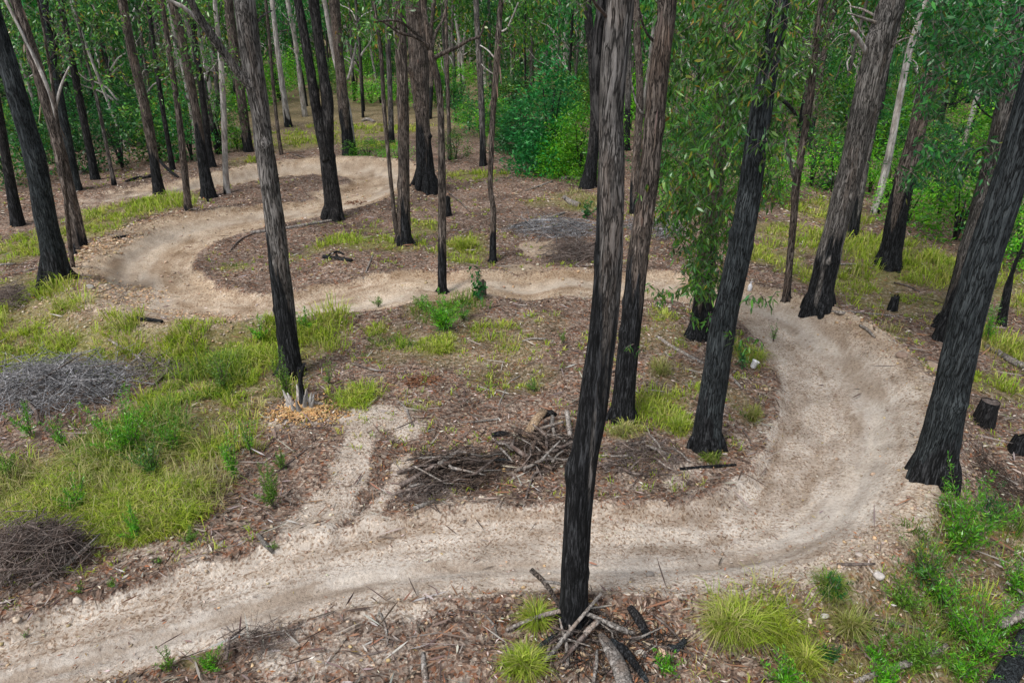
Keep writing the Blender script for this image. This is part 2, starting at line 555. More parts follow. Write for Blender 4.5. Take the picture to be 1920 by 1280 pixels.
def ground_mat():
    m, nt, N, Lk = nodes('forest_floor')
    tc = N('ShaderNodeTexCoord')
    P = tc.outputs['Object']
    tr, di, gr, tan, rut = (attr(N, k).outputs['Fac'] for k in ('trail', 'dirt', 'grassy', 'tan', 'track'))
    # litter: flecks of fallen leaves
    wp = noise(N, Lk, P, 3, 3)
    va = N('ShaderNodeVectorMath'); va.operation = 'MULTIPLY_ADD'
    Lk(wp.outputs['Color'], va.inputs[0]); va.inputs[1].default_value = (.25, .25, 0); Lk(P, va.inputs[2])
    v1 = N('ShaderNodeTexVoronoi'); v1.inputs['Scale'].default_value = 16; v1.inputs['Randomness'].default_value = 1
    Lk(va.outputs[0], v1.inputs['Vector'])
    v2 = N('ShaderNodeTexVoronoi'); v2.inputs['Scale'].default_value = 37
    Lk(va.outputs[0], v2.inputs['Vector'])
    s1 = N('ShaderNodeSeparateColor'); Lk(v1.outputs['Color'], s1.inputs[0])
    s2 = N('ShaderNodeSeparateColor'); Lk(v2.outputs['Color'], s2.inputs[0])
    lit = [(.0, (.040, .027, .021)), (.24, (.13, .088, .067)), (.44, (.21, .155, .125)), (.6, (.255, .165, .118)), (.75, (.33, .275, .23)), (.86, (.46, .38, .31)), (.93, (.24, .095, .045))]
    r1 = ramp(N, lit); r1.color_ramp.interpolation = 'CONSTANT'; Lk(s1.outputs[0], r1.inputs[0])
    r2 = ramp(N, lit); r2.color_ramp.interpolation = 'CONSTANT'; Lk(s2.outputs[1], r2.inputs[0])
    litc = mix(N, Lk, .5, r1.outputs[0], r2.outputs[0])
    big = noise(N, Lk, P, .7, 4, .6)
    bigr = ramp(N, [(.36, (.62, .60, .58)), (.50, (.92, .9, .88)), (.62, (1.15, 1.12, 1.08))]); Lk(big.outputs[0], bigr.inputs[0])
    litc = mix(N, Lk, 1.0, litc, bigr.outputs[0], 'MULTIPLY')
    # moss / low grass under the tufts
    gn = noise(N, Lk, P, 9, 5, .7)
    gc = ramp(N, [(.3, (.10, .11, .025)), (.5, (.22, .23, .045)), (.7, (.34, .32, .09))]); Lk(gn.outputs[0], gc.inputs[0])
    gf = math_(N, Lk, 'MULTIPLY', gr, .5)
    litc = mix(N, Lk, gf, litc, gc.outputs[0])
    # bare soil of the trail
    n1 = noise(N, Lk, P, 1.6, 6, .65)
    n2 = noise(N, Lk, P, 22, 5, .7)
    n3 = noise(N, Lk, P, 90, 2, .6)
    pale = ramp(N, [(.3, (.34, .29, .24)), (.5, (.48, .42, .36)), (.68, (.61, .555, .49))]); Lk(n1.outputs[0], pale.inputs[0])
    tanr = ramp(N, [(.3, (.30, .225, .155)), (.5, (.46, .365, .265)), (.7, (.58, .48, .37))]); Lk(n1.outputs[0], tanr.inputs[0])
    soil = mix(N, Lk, tan, pale.outputs[0], tanr.outputs[0])
    f2 = ramp(N, [(.34, (.58, .52, .47)), (.5, (.97, .96, .95)), (.7, (1.14, 1.14, 1.14))]); Lk(n2.outputs[0], f2.inputs[0])
    soil = mix(N, Lk, .85, soil, f2.outputs[0], 'MULTIPLY')
    sp = ramp(N, [(.0, (.48, .39, .32)), (.10, (.68, .58, .50)), (.2, (.88, .84, .80)), (.32, (1, 1, 1)), (.90, (1, 1, 1)), (.92, (1.25, 1.2, 1.15))]); sp.color_ramp.interpolation = 'CONSTANT'
    Lk(s2.outputs[2], sp.inputs[0])
    soil = mix(N, Lk, math_(N, Lk, 'SUBTRACT', .85, math_(N, Lk, 'MULTIPLY', rut, .7)), soil, sp.outputs[0], 'MULTIPLY')
    soil = mix(N, Lk, math_(N, Lk, 'MULTIPLY', rut, .35), soil, (.43, .395, .355))
    stk = ramp(N, [(.32, (.72, .66, .60)), (.47, (.95, .93, .91)), (.55, (1, 1, 1)), (.68, (1.13, 1.12, 1.10))]); Lk(attr(N, 'streak').outputs['Fac'], stk.inputs[0])
    soil = mix(N, Lk, 1.0, soil, stk.outputs[0], 'MULTIPLY')
    tm = math_(N, Lk, 'MAXIMUM', tr, di)
    e = math_(N, Lk, 'ADD', tm, math_(N, Lk, 'ADD', math_(N, Lk, 'MULTIPLY', math_(N, Lk, 'SUBTRACT', n2.outputs[0], .5), 1.3), math_(N, Lk, 'MULTIPLY', math_(N, Lk, 'SUBTRACT', n1.outputs[0], .5), 1.1)))
    er = ramp(N, [(.32, (0, 0, 0)), (.68, (1, 1, 1))]); Lk(e, er.inputs[0])
    c = mix(N, Lk, er.outputs[0], litc, soil)
    p = N('ShaderNodeBsdfPrincipled'); p.inputs['Roughness'].default_value = .95; p.inputs['Specular IOR Level'].default_value = .15
    Lk(c, p.inputs['Base Color'])
    hh = math_(N, Lk, 'ADD', n2.outputs[0], math_(N, Lk, 'MULTIPLY', n3.outputs[0], .4))
    hh = math_(N, Lk, 'ADD', hh, math_(N, Lk, 'MULTIPLY', v1.outputs['Distance'], math_(N, Lk, 'SUBTRACT', 1.3, tm)))
    b = N('ShaderNodeBump'); b.inputs['Strength'].default_value = .8; b.inputs['Distance'].default_value = .035
    Lk(hh, b.inputs['Height']); Lk(b.outputs[0], p.inputs['Normal'])
    o = N('ShaderNodeOutputMaterial'); Lk(p.outputs[0], o.inputs[0])
    return m


M['ground'] = ground_mat()


# ------------------------------------------------------------------ patches of grass and bare soil, as ellipses on the ground
def ell(px, py, rx, ry):
    c = flat(px, py); a = flat(px + rx, py); t = flat(px, py - ry); b = flat(px, py + ry)
    return (c[0], (t[1] + b[1]) / 2, a[0] - c[0], abs(t[1] - b[1]) / 2)


# px, py, rx, ry, density, tallness, kind (0 yellow-green tussock, 1 dry and tall, 2 fresh green)
GR = [(90, 595, 130, 45, 1, 1, 0), (50, 660, 110, 50, 1, 1, 0), (310, 650, 190, 50, 1, 1, 0), (430, 640, 110, 45, 1.2, 1, 0),
      (590, 620, 60, 45, 1, 1.2, 0), (470, 700, 110, 70, .8, 1.1, 0), (330, 770, 110, 60, .9, 1.1, 0), (250, 820, 100, 60, 1, 1.4, 2),
      (210, 900, 190, 90, 1, 1.5, 1), (60, 920, 130, 80, .9, 1.4, 1), (290, 960, 100, 60, 1, 1.3, 1), (430, 800, 70, 50, .6, 1.1, 0),
      (240, 395, 110, 26, 1.2, 1, 0), (310, 378, 70, 16, 1, 1, 0), (185, 425, 60, 22, 1.1, 1, 0), (30, 465, 60, 28, 1.1, 1, 0), (100, 440, 60, 20, .8, 1, 0),
      (865, 470, 50, 24, 1.2, 1, 0), (885, 452, 30, 16, 1, 1, 0), (700, 462, 85, 16, 1, 1, 0), (650, 455, 40, 12, 1, 1, 0), (750, 462, 50, 18, 1, 1.1, 0),
      (795, 425, 32, 15, 1.1, 1, 0), (830, 575, 75, 30, .8, 1.1, 2), (705, 570, 45, 12, 1, .9, 0), (810, 645, 75, 18, 1, .8, 0), (835, 660, 60, 26, .5, .7, 0),
      (664, 742, 36, 22, 1.4, .9, 0), (705, 612, 22, 8, 1.2, .8, 0), (600, 470, 30, 9, .8, .8, 0), (440, 498, 30, 10, .8, .7, 2), (560, 485, 22, 8, .8, .8, 0),
      (700, 432, 24, 6, .8, .8, 0), (1230, 765, 70, 22, 1.3, 1, 0), (1265, 800, 45, 18, 1.2, 1, 0), (1175, 808, 40, 16, .9, .9, 0), (1240, 695, 22, 18, 1, 1, 1),
      (1215, 745, 30, 12, 1, .9, 0), (1400, 670, 30, 22, 1, 1, 0), (1410, 780, 15, 14, 1, .9, 1), (1000, 720, 14, 10, 1.2, .7, 2),
      (1600, 520, 120, 26, 1.1, 1.1, 0), (1760, 500, 130, 50, 1.1, 1.3, 0), (1640, 465, 100, 30, .9, 1.2, 0), (1500, 445, 80, 34, .9, 1.1, 0),
      (1560, 395, 70, 26, 1, 1.2, 0), (1450, 480, 60, 22, 1, 1, 0), (1885, 640, 50, 50, 1, 1.2, 0), (1890, 540, 60, 60, 1, 1.2, 0), (1870, 720, 60, 30, .7, 1, 0),
      (1700, 560, 120, 20, .7, 1, 0), (1660, 620, 60, 14, .5, .9, 1),
      (1395, 1165, 75, 42, 1.2, 1.2, 0), (1500, 1200, 60, 50, .8, 1.1, 0), (1580, 1165, 50, 30, .9, 1.1, 0), (1720, 1150, 120, 60, .5, 1.1, 2),
      (1850, 1140, 90, 80, .5, 1.1, 0), (1790, 1240, 160, 50, .6, 1.1, 2), (1600, 1250, 110, 40, .8, 1.1, 1), (1545, 1120, 60, 18, .9, 1, 2), (1700, 1050, 50, 40, .7, 1.1, 2),
      (560, 265, 110, 16, .8, 1, 0), (700, 275, 60, 12, .8, 1, 0), (1080, 375, 50, 18, 1, 1, 1), (885, 325, 70, 9, 1, 1, 0), (690, 240, 120, 14, .7, 1, 0), (460, 300, 40, 8, .7, .9, 0),
      (900, 640, 130, 44, .42, .6, 0), (960, 700, 90, 30, .35, .6, 0), (740, 640, 60, 40, .4, .6, 2), (1010, 610, 60, 22, .3, .6, 0), (1270, 720, 60, 40, .45, .7, 0), (1240, 640, 60, 30, .4, .7, 0), (1560, 640, 60, 30, .3, .7, 0), (1390, 770, 30, 40, .4, .7, 2), (150, 540, 60, 30, .6, .9, 0), (500, 650, 60, 40, 1.1, 1.3, 0), (380, 720, 70, 60, .9, 1.3, 2), (1830, 1180, 110, 90, .6, 1.2, 2), (1650, 1180, 90, 40, .45, 1.0, 2), (1800, 1060, 90, 60, .5, 1.2, 1), (1900, 1000, 40, 60, .5, 1, 2), (380, 1235, 50, 24, .6, .7, 2), (60, 520, 60, 24, .6, .8, 0), (60, 570, 90, 20, .6, 1, 0), (1010, 380, 30, 10, .7, .8, 0), (1240, 600, 30, 18, .5, .8, 0)]
GE = [(ell(*g[:4]), g) for g in GR]
# bare soil patches
DI = [(700, 790, 62, 40, 1), (655, 870, 42, 55, 1), (612, 945, 55, 45, 1), (740, 880, 34, 40, .8), (585, 985, 70, 38, 1), (650, 975, 60, 40, .9), (690, 940, 30, 40, .8), (760, 800, 40, 25, .8), (1012, 462, 42, 14, 1), (990, 500, 60, 14, .8),
      (560, 775, 60, 26, .55), (640, 365, 60, 12, .9), (1440, 850, 60, 70, .45), (1250, 900, 90, 40, .4), (700, 1150, 130, 40, .6), (600, 1230, 150, 60, .5),
      (760, 1200, 60, 80, .35), (860, 940, 120, 30, .4), (200, 1050, 60, 18, .4), (330, 1040, 110, 30, .45), (400, 330, 160, 14, .35), (1080, 520, 90, 30, .6)]
DE = [(ell(*d[:4]), d[4]) for d in DI]


def grass_mask(x, y):
    m = np.zeros_like(x)
    for (cx, cy, rx, ry), g in GE:
        d = ((x - cx) / rx) ** 2 + ((y - cy) / ry) ** 2
        m = np.maximum(m, (1 - sst(.5, 1.3, d)) * min(1, g[4]))
    far = sst(40, 55, y) * .5
    return np.clip(np.maximum(m * (.35 + .9 * fbm(x / .8, y / .8, 0, 2, 31)), far), 0, 1)


# ------------------------------------------------------------------ ground sheet
def build_ground():
    nr, nc = 500, 480
    ys = np.concatenate([np.linspace(-6, 2.8, 12, endpoint=False), 2.8 * (320 / 2.8) ** np.linspace(0, 1, nr)])
    nr = len(ys)
    u = np.linspace(-1, 1, nc)
    W = np.maximum(1.2 * (np.maximum(ys, 0) + 3.5), 5)
    X = u[None, :] * W[:, None]
    Y = np.repeat(ys[:, None], nc, 1)
    Z, s, b, k = H(X.ravel(), Y.ravel(), True)
    x, y = X.ravel(), Y.ravel()
    a = np.abs(s) + .34 * (fbm(x / .6, y / .6, 0, 4, 41) - .5)
    trail = 1 - sst(.94, 1.18, a)
    q = s * np.sign(b)
    trail = trail * (1 - .22 * sst(.25, .9, fbm(x / 1.1, y / 1.1, 0, 3, 77)) * sst(.3, .9, a))
    trail = trail * (1 - .72 * sst(340, 368, k))
    dirt = np.zeros_like(x)
    for (cx, cy, rx, ry), w in DE:
        d = ((x - cx) / rx) ** 2 + ((y - cy) / ry) ** 2
        dirt = np.maximum(dirt, (1 - sst(.2, 1.7, d + 1.9 * (fbm(x / .45, y / .45, 0, 4, 51) - .5))) * w)
    gl = gully(x, y)
    dirt = dirt * (1 - .75 * gl)
    streak = fbm(s * 6.5, k * .16, 0, 3, 81) * .7 + .3 * fbm(s * 16, k * .3, 0, 2, 82)
    streak = np.where(np.abs(s) < 1.6, streak, .5)
    # spoil thrown up round the outside of each banked turn
    spoil = (1 - sst(1.0, 1.6, q)) * sst(.6, 1.0, q) * np.clip(np.abs(b) * 2.2, 0, 1)
    dirt = np.maximum(dirt, spoil * .75)
    grs = grass_mask(x, y) * (1 - trail)
    tan = np.clip(sst(10.5, 19, y) * .95 + .45 * spoil + (fbm(x / 2, y / 2, 0, 3, 61) - .5) * .5, 0, 1)
    track = np.clip(np.exp(-((s - .12) / .2) ** 2) * sst(.35, .6, fbm(x / 2.5, y / 2.5, 0, 2, 71)) * 1.2, 0, 1) * (np.abs(s) < 2)
    track = np.maximum(track, np.exp(-((s - .3 * np.sign(b + .01)) / .25) ** 2) * .8 * (np.abs(s) < 2))
    V = np.stack([x, y, Z], 1)
    i = np.arange(nr - 1)[:, None]; j = np.arange(nc - 1)[None, :]
    f = np.stack([i * nc + j, i * nc + j + 1, (i + 1) * nc + j + 1, (i + 1) * nc + j], -1).reshape(-1, 4)
    mb = MB(); mb.add(V, [f])
    o = mb.obj('ground', M['ground'])
    for nm, ar in (('trail', trail), ('dirt', dirt), ('grassy', grs), ('tan', tan), ('track', track), ('streak', streak)):
        at_ = o.data.attributes.new(nm, 'FLOAT', 'POINT')
        at_.data.foreach_set('value', ar.astype(np.float32))
    tag(o, 'forest floor of leaf litter crossed by a pale winding dirt bike trail', None, None, 'structure')


build_ground()


# ------------------------------------------------------------------ fallen leaves, bark flakes, twigs
def fan_points(n, y0, y1, g, power=1.0, spread=.86):
    """points over the strip of ground in front of the viewpoint"""
    t = g.random(n)
    e = power
    y = (y0 ** (2 - e) + t * (y1 ** (2 - e) - y0 ** (2 - e))) ** (1 / (2 - e)) if e != 2 else y0 * (y1 / y0) ** t
    x = (g.random(n) * 2 - 1) * (spread * y + 1.8)
    return x, y


def build_litter():
    g = np.random.default_rng(11)
    mb = MB()
    N0 = 210000
    x, y = fan_points(N0, 4.0, 42, g, 1.0)
    y2 = 4 + (y - 4) ** 1.0
    s, b, hw, k = trail_s(x, y)
    a = np.abs(s)
    dens = .17 + .83 * sst(.6, 1.1, a)
    dens *= .25 + 1.2 * sst(.36, .62, fbm(x / 1.1, y / 1.1, 0, 4, 91))
    ds = np.zeros_like(x)
    for (cx, cy, rx, ry), w in DE:
        d = ((x - cx) / rx) ** 2 + ((y - cy) / ry) ** 2
        ds = np.maximum(ds, (1 - sst(.3, 1.3, d)) * w)
    dens *= 1 - .75 * ds
    dens *= 1 - .5 * grass_mask(x, y)
    keep = g.random(N0) < dens * np.clip(9 / y, .25, 1) * 1.15
    x, y, a = x[keep], y[keep], a[keep]
    n = len(x)
    z = H(x, y) + .012 + g.random(n) * .02
    th = g.random(n) * 2 * np.pi
    D = np.stack([np.cos(th), np.sin(th), (g.random(n) - .35) * .5], 1)
    sc_ = np.clip(y / 13, 1, 2.0)
    ln = (.03 + .07 * g.random(n) ** 1.4) * sc_ * np.where(a < 1, .75, 1.0)
    wd = ln * (.16 + .16 * g.random(n))
    cols = pal(n, [(.25, .15, .095), (.18, .115, .08), (.37, .28, .20), (.48, .42, .35), (.30, .12, .055), (.12, .07, .05), (.60, .54, .47), (.30, .22, .08)],
               [22, 18, 20, 14, 12, 12, 6, 5], .25, g)
    leaves(mb, np.stack([x, y, z], 1), D, ln, wd, cols, .35, False, g)
    for (px, py, rx, ry), m_, cc in (((1150, 1220, 130, 60), 1500, [(.30, .14, .07), (.22, .12, .08), (.42, .30, .20), (.13, .08, .055), (.34, .28, .22)]),
                                     ((230, 560, 70, 30), 900, [(.50, .34, .20), (.42, .27, .16), (.58, .45, .32)]), ((350, 590, 150, 14), 700, [(.50, .34, .20), (.42, .27, .16), (.58, .45, .32)]),
                                     ((185, 500, 22, 50), 600, [(.50, .34, .20), (.42, .27, .16), (.58, .45, .32)]),
                                     ((790, 708, 34, 8), 260, [(.17, .075, .04), (.21, .10, .055)]), ((665, 375, 20, 4), 120, [(.17, .075, .04)])):
        cx, cy, ex, ey = ell(px, py, rx, ry)
        t = g.random(m_) * 6.283; r = np.sqrt(g.random(m_)) * (1 + .15 * g.normal(size=m_))
        x, y = cx + ex * r * np.cos(t), cy + ey * r * np.sin(t)
        D = np.stack([np.cos(t * 7), np.sin(t * 7), (g.random(m_) - .3) * .6], 1)
        ln = (.04 + .08 * g.random(m_)) * np.clip(y / 16, 1, 1.3)
        leaves(mb, np.stack([x, y, H(x, y) + .02 + .02 * g.random(m_)], 1), D, ln, ln * .3, pal(m_, cc, None, .25, g), .35, False, g)
    o = mb.obj('fallen_leaves', M['litter'], smooth=False)
    tag(o, 'scattered dry brown and reddish gum leaves lying over the forest floor', 'fallen leaves', None, 'stuff')
    # twigs
    mb = MB()
    N0 = 16000
    x, y = fan_points(N0, 4.0, 36, g, 1.3)
    s, *_ = trail_s(x, y)
    keep = g.random(N0) < (.06 + .94 * sst(.8, 1.3, np.abs(s))) * np.clip(9 / y, .3, 1) * (.2 + sst(.4, .6, fbm(x / 1.3, y / 1.3, 0, 2, 93)))
    x, y = x[keep], y[keep]
    n = len(x)
    z = H(x, y) + .02 + g.random(n) * .03
    th = g.random(n) * 2 * np.pi
    D = np.stack([np.cos(th), np.sin(th), (g.random(n) - .45) * .25], 1)
    ln = .12 + .5 * g.random(n) ** 2.2
    cols = pal(n, [(.16, .12, .10), (.30, .26, .23), (.08, .055, .045), (.42, .38, .34), (.25, .13, .08)], [8, 6, 5, 3, 3], .2, g)
    leaves(mb, np.stack([x, y, z], 1), D, ln, .012 + .012 * g.random(n) + .0006 * y, cols, .12, True, g)
    o = mb.obj('fallen_twigs', M['litter'], smooth=False)
    tag(o, 'thin dead twigs and bark strips scattered through the leaf litter', 'twigs', None, 'stuff')


build_litter()


def rock_arrays(n, g, P, size):
    """n rough pebbles: 8-corner lumps"""
    base = np.array([[1, 0, 0], [0, 1, 0], [-1, 0, 0], [0, -1, 0], [0, 0, 1], [0, 0, -1], [.6, .6, .55], [-.6, -.55, .6]], float)
    f = np.array([[6, 4, 0], [6, 0, 1], [6, 1, 4], [4, 1, 2], [7, 4, 2], [7, 2, 3], [7, 3, 4], [4, 3, 0], [5, 1, 0], [5, 2, 1], [5, 3, 2], [5, 0, 3]])
    V = base[None] * (.65 + .6 * g.random((n, 8, 3)))
    th = g.random(n) * 6.28
    c, s = np.cos(th)[:, None], np.sin(th)[:, None]
    V = np.stack([V[..., 0] * c - V[..., 1] * s, V[..., 0] * s + V[..., 1] * c, V[..., 2] * .7], -1)
    V = V * size[:, None, None] + P[:, None, :]
    F_ = (np.arange(n)[:, None, None] * 8 + f[None]).reshape(-1, 3)
    return V.reshape(-1, 3), F_


def build_pebbles():
    g = np.random.default_rng(12)
    mb = MB()
    N0 = 110000
    x, y = fan_points(N0, 4, 34, g, 1.0)
    s, b, hw, k = trail_s(x, y)
    q = s * np.sign(b)
    dens = .02 + .03 * (np.abs(s) < 1.3) + .9 * (1 - sst(.25, .75, np.abs(q - 1.25))) * np.clip(np.abs(b) * 2.5, 0, 1)
    for (cx, cy, rx, ry), w in DE:
        d = ((x - cx) / rx) ** 2 + ((y - cy) / ry) ** 2
        dens = np.maximum(dens, .22 * (d < 1.2))
    keep = g.random(N0) < dens * .55
    x, y = x[keep], y[keep]; n = len(x)
    size = (.008 + .03 * g.random(n) ** 3) * np.clip(y / 10, 1, 1.9)
    z = H(x, y) + size * .3
    V, F_ = rock_arrays(n, g, np.stack([x, y, z], 1), size)
    cols = pal(n, [(.47, .36, .26), (.40, .29, .19), (.54, .46, .37), (.50, .35, .20), (.30, .22, .16)], [6, 5, 4, 4, 3], .2, g)
    mb.add(V, [F_], np.repeat(cols, 8, axis=0))
    o = mb.obj('pebbles', M['stone'], smooth=False)
    tag(o, 'small tan and grey pebbles strewn along the banked trail edges', 'pebbles', None, 'stuff')


build_pebbles()


# ------------------------------------------------------------------ grass
GCOL = {0: ([(.29, .41, .030), (.39, .48, .045), (.20, .32, .022), (.56, .52, .15), (.12, .19, .018), (.48, .39, .20)], [8, 7, 6, 4, 3, 3]),
        1: ([(.42, .36, .16), (.54, .47, .28), (.27, .31, .06), (.17, .23, .035), (.36, .28, .14)], [5, 4, 8, 7, 2]),
        2: ([(.08, .19, .015), (.13, .25, .022), (.22, .30, .04), (.05, .13, .018), (.38, .33, .16)], [6, 5, 6, 5, 3])}


def blades(mb, P, spread, hgt, n, kind, g, wid=None, up=1.0):
    """tufts: P tuft roots (m,3), n blades each"""
    m = len(P)
    hgt = np.broadcast_to(hgt, (m,))
    spread = np.broadcast_to(spread, (m,))
    wid = np.broadcast_to(.007 if wid is None else wid, (m,))
    I = np.repeat(np.arange(m), n)
    N_ = len(I)
    th = g.random(N_) * 6.283
    r = np.sqrt(g.random(N_)) * spread[I]
    B = P[I] + np.stack([np.cos(th) * r, np.sin(th) * r, np.zeros(N_)], 1)
    out = .35 + 1.0 * (r / (spread[I] + 1e-6)) * g.random(N_)
    th2 = th + g.normal(size=N_) * .7
    o2 = np.stack([np.cos(th2), np.sin(th2), np.zeros(N_)], 1)
    h = hgt[I] * (.5 + .7 * g.random(N_))
    mid = B + o2 * (out * h * .35)[:, None] + np.array([0, 0, 1.0]) * (h * .6 * up)[:, None]
    tip = B + o2 * (out * h * 1.0)[:, None] + np.array([0, 0, 1.0]) * (h * (.95 - .5 * out) * up)[:, None]
    sd_ = np.stack([-np.sin(th2 + g.normal(size=N_) * .8), np.cos(th2 + g.normal(size=N_) * .8), np.zeros(N_)], 1) * wid[I][:, None]
    V = np.stack([B - sd_, B + sd_, mid + sd_ * .8, mid - sd_ * .8, tip], 1).reshape(-1, 3)
    b = np.arange(N_)[:, None] * 5
    tc = pal(m, *GCOL[kind], .15, g)
    bc = pal(N_, *GCOL[kind], .2, g)
    c = tc[I] * .55 + bc * .45
    mb.add(V, [b + np.array([[0, 1, 2, 3]]), b + np.array([[3, 2, 4]])], np.repeat(c, 5, axis=0))


def build_grass():
    g = np.random.default_rng(13)
    for kind, name, lab in ((0, 'tussock_grass', 'yellow-green tussock grass growing in soft patches between the gum trees'),
                            (1, 'dry_grass', 'tall straw-coloured dry grass mixed with green left of the trail'),
                            (2, 'green_grass', 'fresh green ground growth in patches near trees and trail')):
        mb = MB()
        for (cx, cy, rx, ry), gg in GE:
            if gg[6] != kind: continue
            d = max(cy, 5)
            area = math.pi * rx * ry
            dn = (46 + 26 * (cx < 0) * (cy < 17)) * gg[4] * np.clip(12 / d, .22, 1.0)
            n = int(min(area * dn, 5200))
            t = g.random(n) * 6.283
            r = np.sqrt(g.random(n)) * (1.0 + .18 * g.normal(size=n))
            x = cx + rx * r * np.cos(t); y = cy + ry * r * np.sin(t)
            s, *_ = trail_s(x, y)
            k = (np.abs(s) > 1.12) & (fbm(x / .55, y / .55, 0, 3, 31) > .40 + .12 * r - .16 * (gg[4] - 1))
            x, y = x[k], y[k]
            if not len(x): continue
            P = np.stack([x, y, H(x, y) - .02], 1)
            hh = (.09 + .20 * g.random(len(x)) ** 1.5) * (.55 + 1.1 * vn(x / .9, y / .9, 0, 45)) * gg[5] * (1.12 if cx < 0 and cy < 17 else 1.0) * (1 + .012 * d)
            nb = int(np.clip(22 * 10 / d, 8, 24))
            blades(mb, P, hh * .55, hh, nb, kind, g, .0025 + .00042 * y)
        if kind == 0:
            for (cx, cy, rx, ry), gg in GE:
                if gg[6] != 1 or cx > 0: continue
                n = 700
                t = g.random(n) * 6.283; r = np.sqrt(g.random(n)) * 1.05
                x = cx + rx * r * np.cos(t); y = cy + ry * r * np.sin(t)
                k = fbm(x / .7, y / .7, 0, 3, 57) > .5
                x, y = x[k], y[k]
                P = np.stack([x, y, H(x, y) - .02], 1)
                blades(mb, P, .10, .16 + .22 * g.random(len(x)), 22, 0, g, .0025 + .0004 * y)
        o = mb.obj(name, M['grass'], smooth=False)
        tag(o, lab, 'grass', None, 'stuff')
    # sparse thin sprouts through the litter
    mb = MB()
    x, y = fan_points(7000, 5, 34, g, 1.2)
    s, *_ = trail_s(x, y)
    k = (np.abs(s) > 1.25) & (fbm(x / 2.2, y / 2.2, 0, 2, 33) > .5)
    x, y = x[k], y[k]
    P = np.stack([x, y, H(x, y) - .01], 1)
    blades(mb, P, .05, .07 + .10 * g.random(len(x)), 6, 0, g, .003 + .0004 * y)
    o = mb.obj('sparse_grass', M['grass'], smooth=False)
    tag(o, 'sparse short green sprouts poking through the brown leaf litter', 'grass sprouts', None, 'stuff')


build_grass()


# ------------------------------------------------------------------ trees
def trunk_px(pts, Y, base=None, step=.16, sides=26, mat='grey', char=(0, .5), lob=.4, top=15.0, seed=0, dy=0.0, wk=1.0, topr=.55, side=0.0, rough=.07):
    """pts: (px, py, width px) from the foot up, standing at distance Y. returns MB of the stem"""
    C = []
    for i, (px, py, w) in enumerate(pts):
        yy = Y + dy * i / max(1, len(pts) - 1)
        p = on_plane(px, py, yy)
        C.append([*p, max(.012, w * .5 / F * depth(p) * wk)])
    C = np.array(C)
    if base is not None:
        C[0, :2] = base[:2] * .5 + C[0, :2] * .5
        C[0, 2] = base[2] - .25
        if len(C) > 2 and C[1, 2] <= C[0, 2] + .1:
            C = np.delete(C, 1, 0)
    if top and C[-1, 2] < top:
        d = C[-1, :3] - C[-2, :3]
        d /= np.linalg.norm(d)
        d = d * .6 + np.array([0, 0, .4]); d /= np.linalg.norm(d)
        hgt = top - C[-1, 2]
        r0 = C[-1, 3]
        for t in (.33, .66, 1.0):
            C = np.vstack([C, [*(C[-1, :3] + d * hgt / 3 / max(d[2], .3)), r0 * (1 - (1 - topr) * t)]])
    Q = resample(C, step)
    V, f = tube(Q[:, :3], Q[:, 3], sides, rough, seed, True, lob)
    z0 = Q[0, 2]
    hh = V[:, 2] - z0
    nrm = V[:, 0] - np.interp(V[:, 2], Q[:, 2], Q[:, 0]) if Q[-1, 2] > Q[0, 2] else V[:, 0] * 0
    ang = np.clip(nrm / (np.interp(V[:, 2], Q[:, 2], Q[:, 3]) + .01), -1, 1) if Q[-1, 2] > Q[0, 2] else nrm
    ch, sf = char[0], char[1] * 1.5
    nz = fbm(V[:, 0] * 5, V[:, 1] * 5, V[:, 2] * .45, 3, seed + 3) - .5
    k = 1 - sst(ch - sf, ch + sf, hh + nz * sf * 5.5 - side * ang * sf * 2.5) if ch > 0 else np.zeros(len(V))
    mb = MB(); mb.add(V, f, None, k)
    return mb, Q


def foliage_px(spots, leaf, n_per, cols, wts, g, drape=.8, six=True, spread=1.0, wr=.2):
    """spots: (px, py, r px, Y) clump centres"""
    mb = MB(); tw = MB()
    for px, py, r, Y in spots:
        c = on_plane(px, py, Y)
        R = r / F * depth(c) * spread
        # a twig through the clump
        a = g.random() * 6.283
        tip = c + np.array([math.cos(a) * R * .8, math.sin(a) * R * .8, -R * .5])
        root = c + np.array([-math.cos(a) * R * .9, -math.sin(a) * R * .9, R * .8])
        Q = resample(np.array([[*root, .007], [*(c + [0, 0, R * .25]), .005], [*tip, .003]]), R * .5)
        V, f = tube(Q[:, :3], Q[:, 3], 4, 0, 0, False)
        tw.add(V, f)
        n = n_per
        t = g.random(n)
        P = np.stack([np.interp(t, [0, .5, 1], [root[i], c[i] + (R * .25 if i == 2 else 0), tip[i]]) for i in range(3)], 1)
        P = P + g.normal(size=(n, 3)) * R * .24
        D = rand_dirs(n, g) * .7 + np.array([0, 0, -drape]) + (P - c) / (R + 1e-6) * .3
        ln = leaf * (.65 + .6 * g.random(n))
        leaves(mb, P, D, ln, ln * (wr * (.6 + .8 * g.random(n))), pal(n, cols, wts, .45, g) * (.65 + .7 * g.random()), .22, six, g)
    return mb, tw


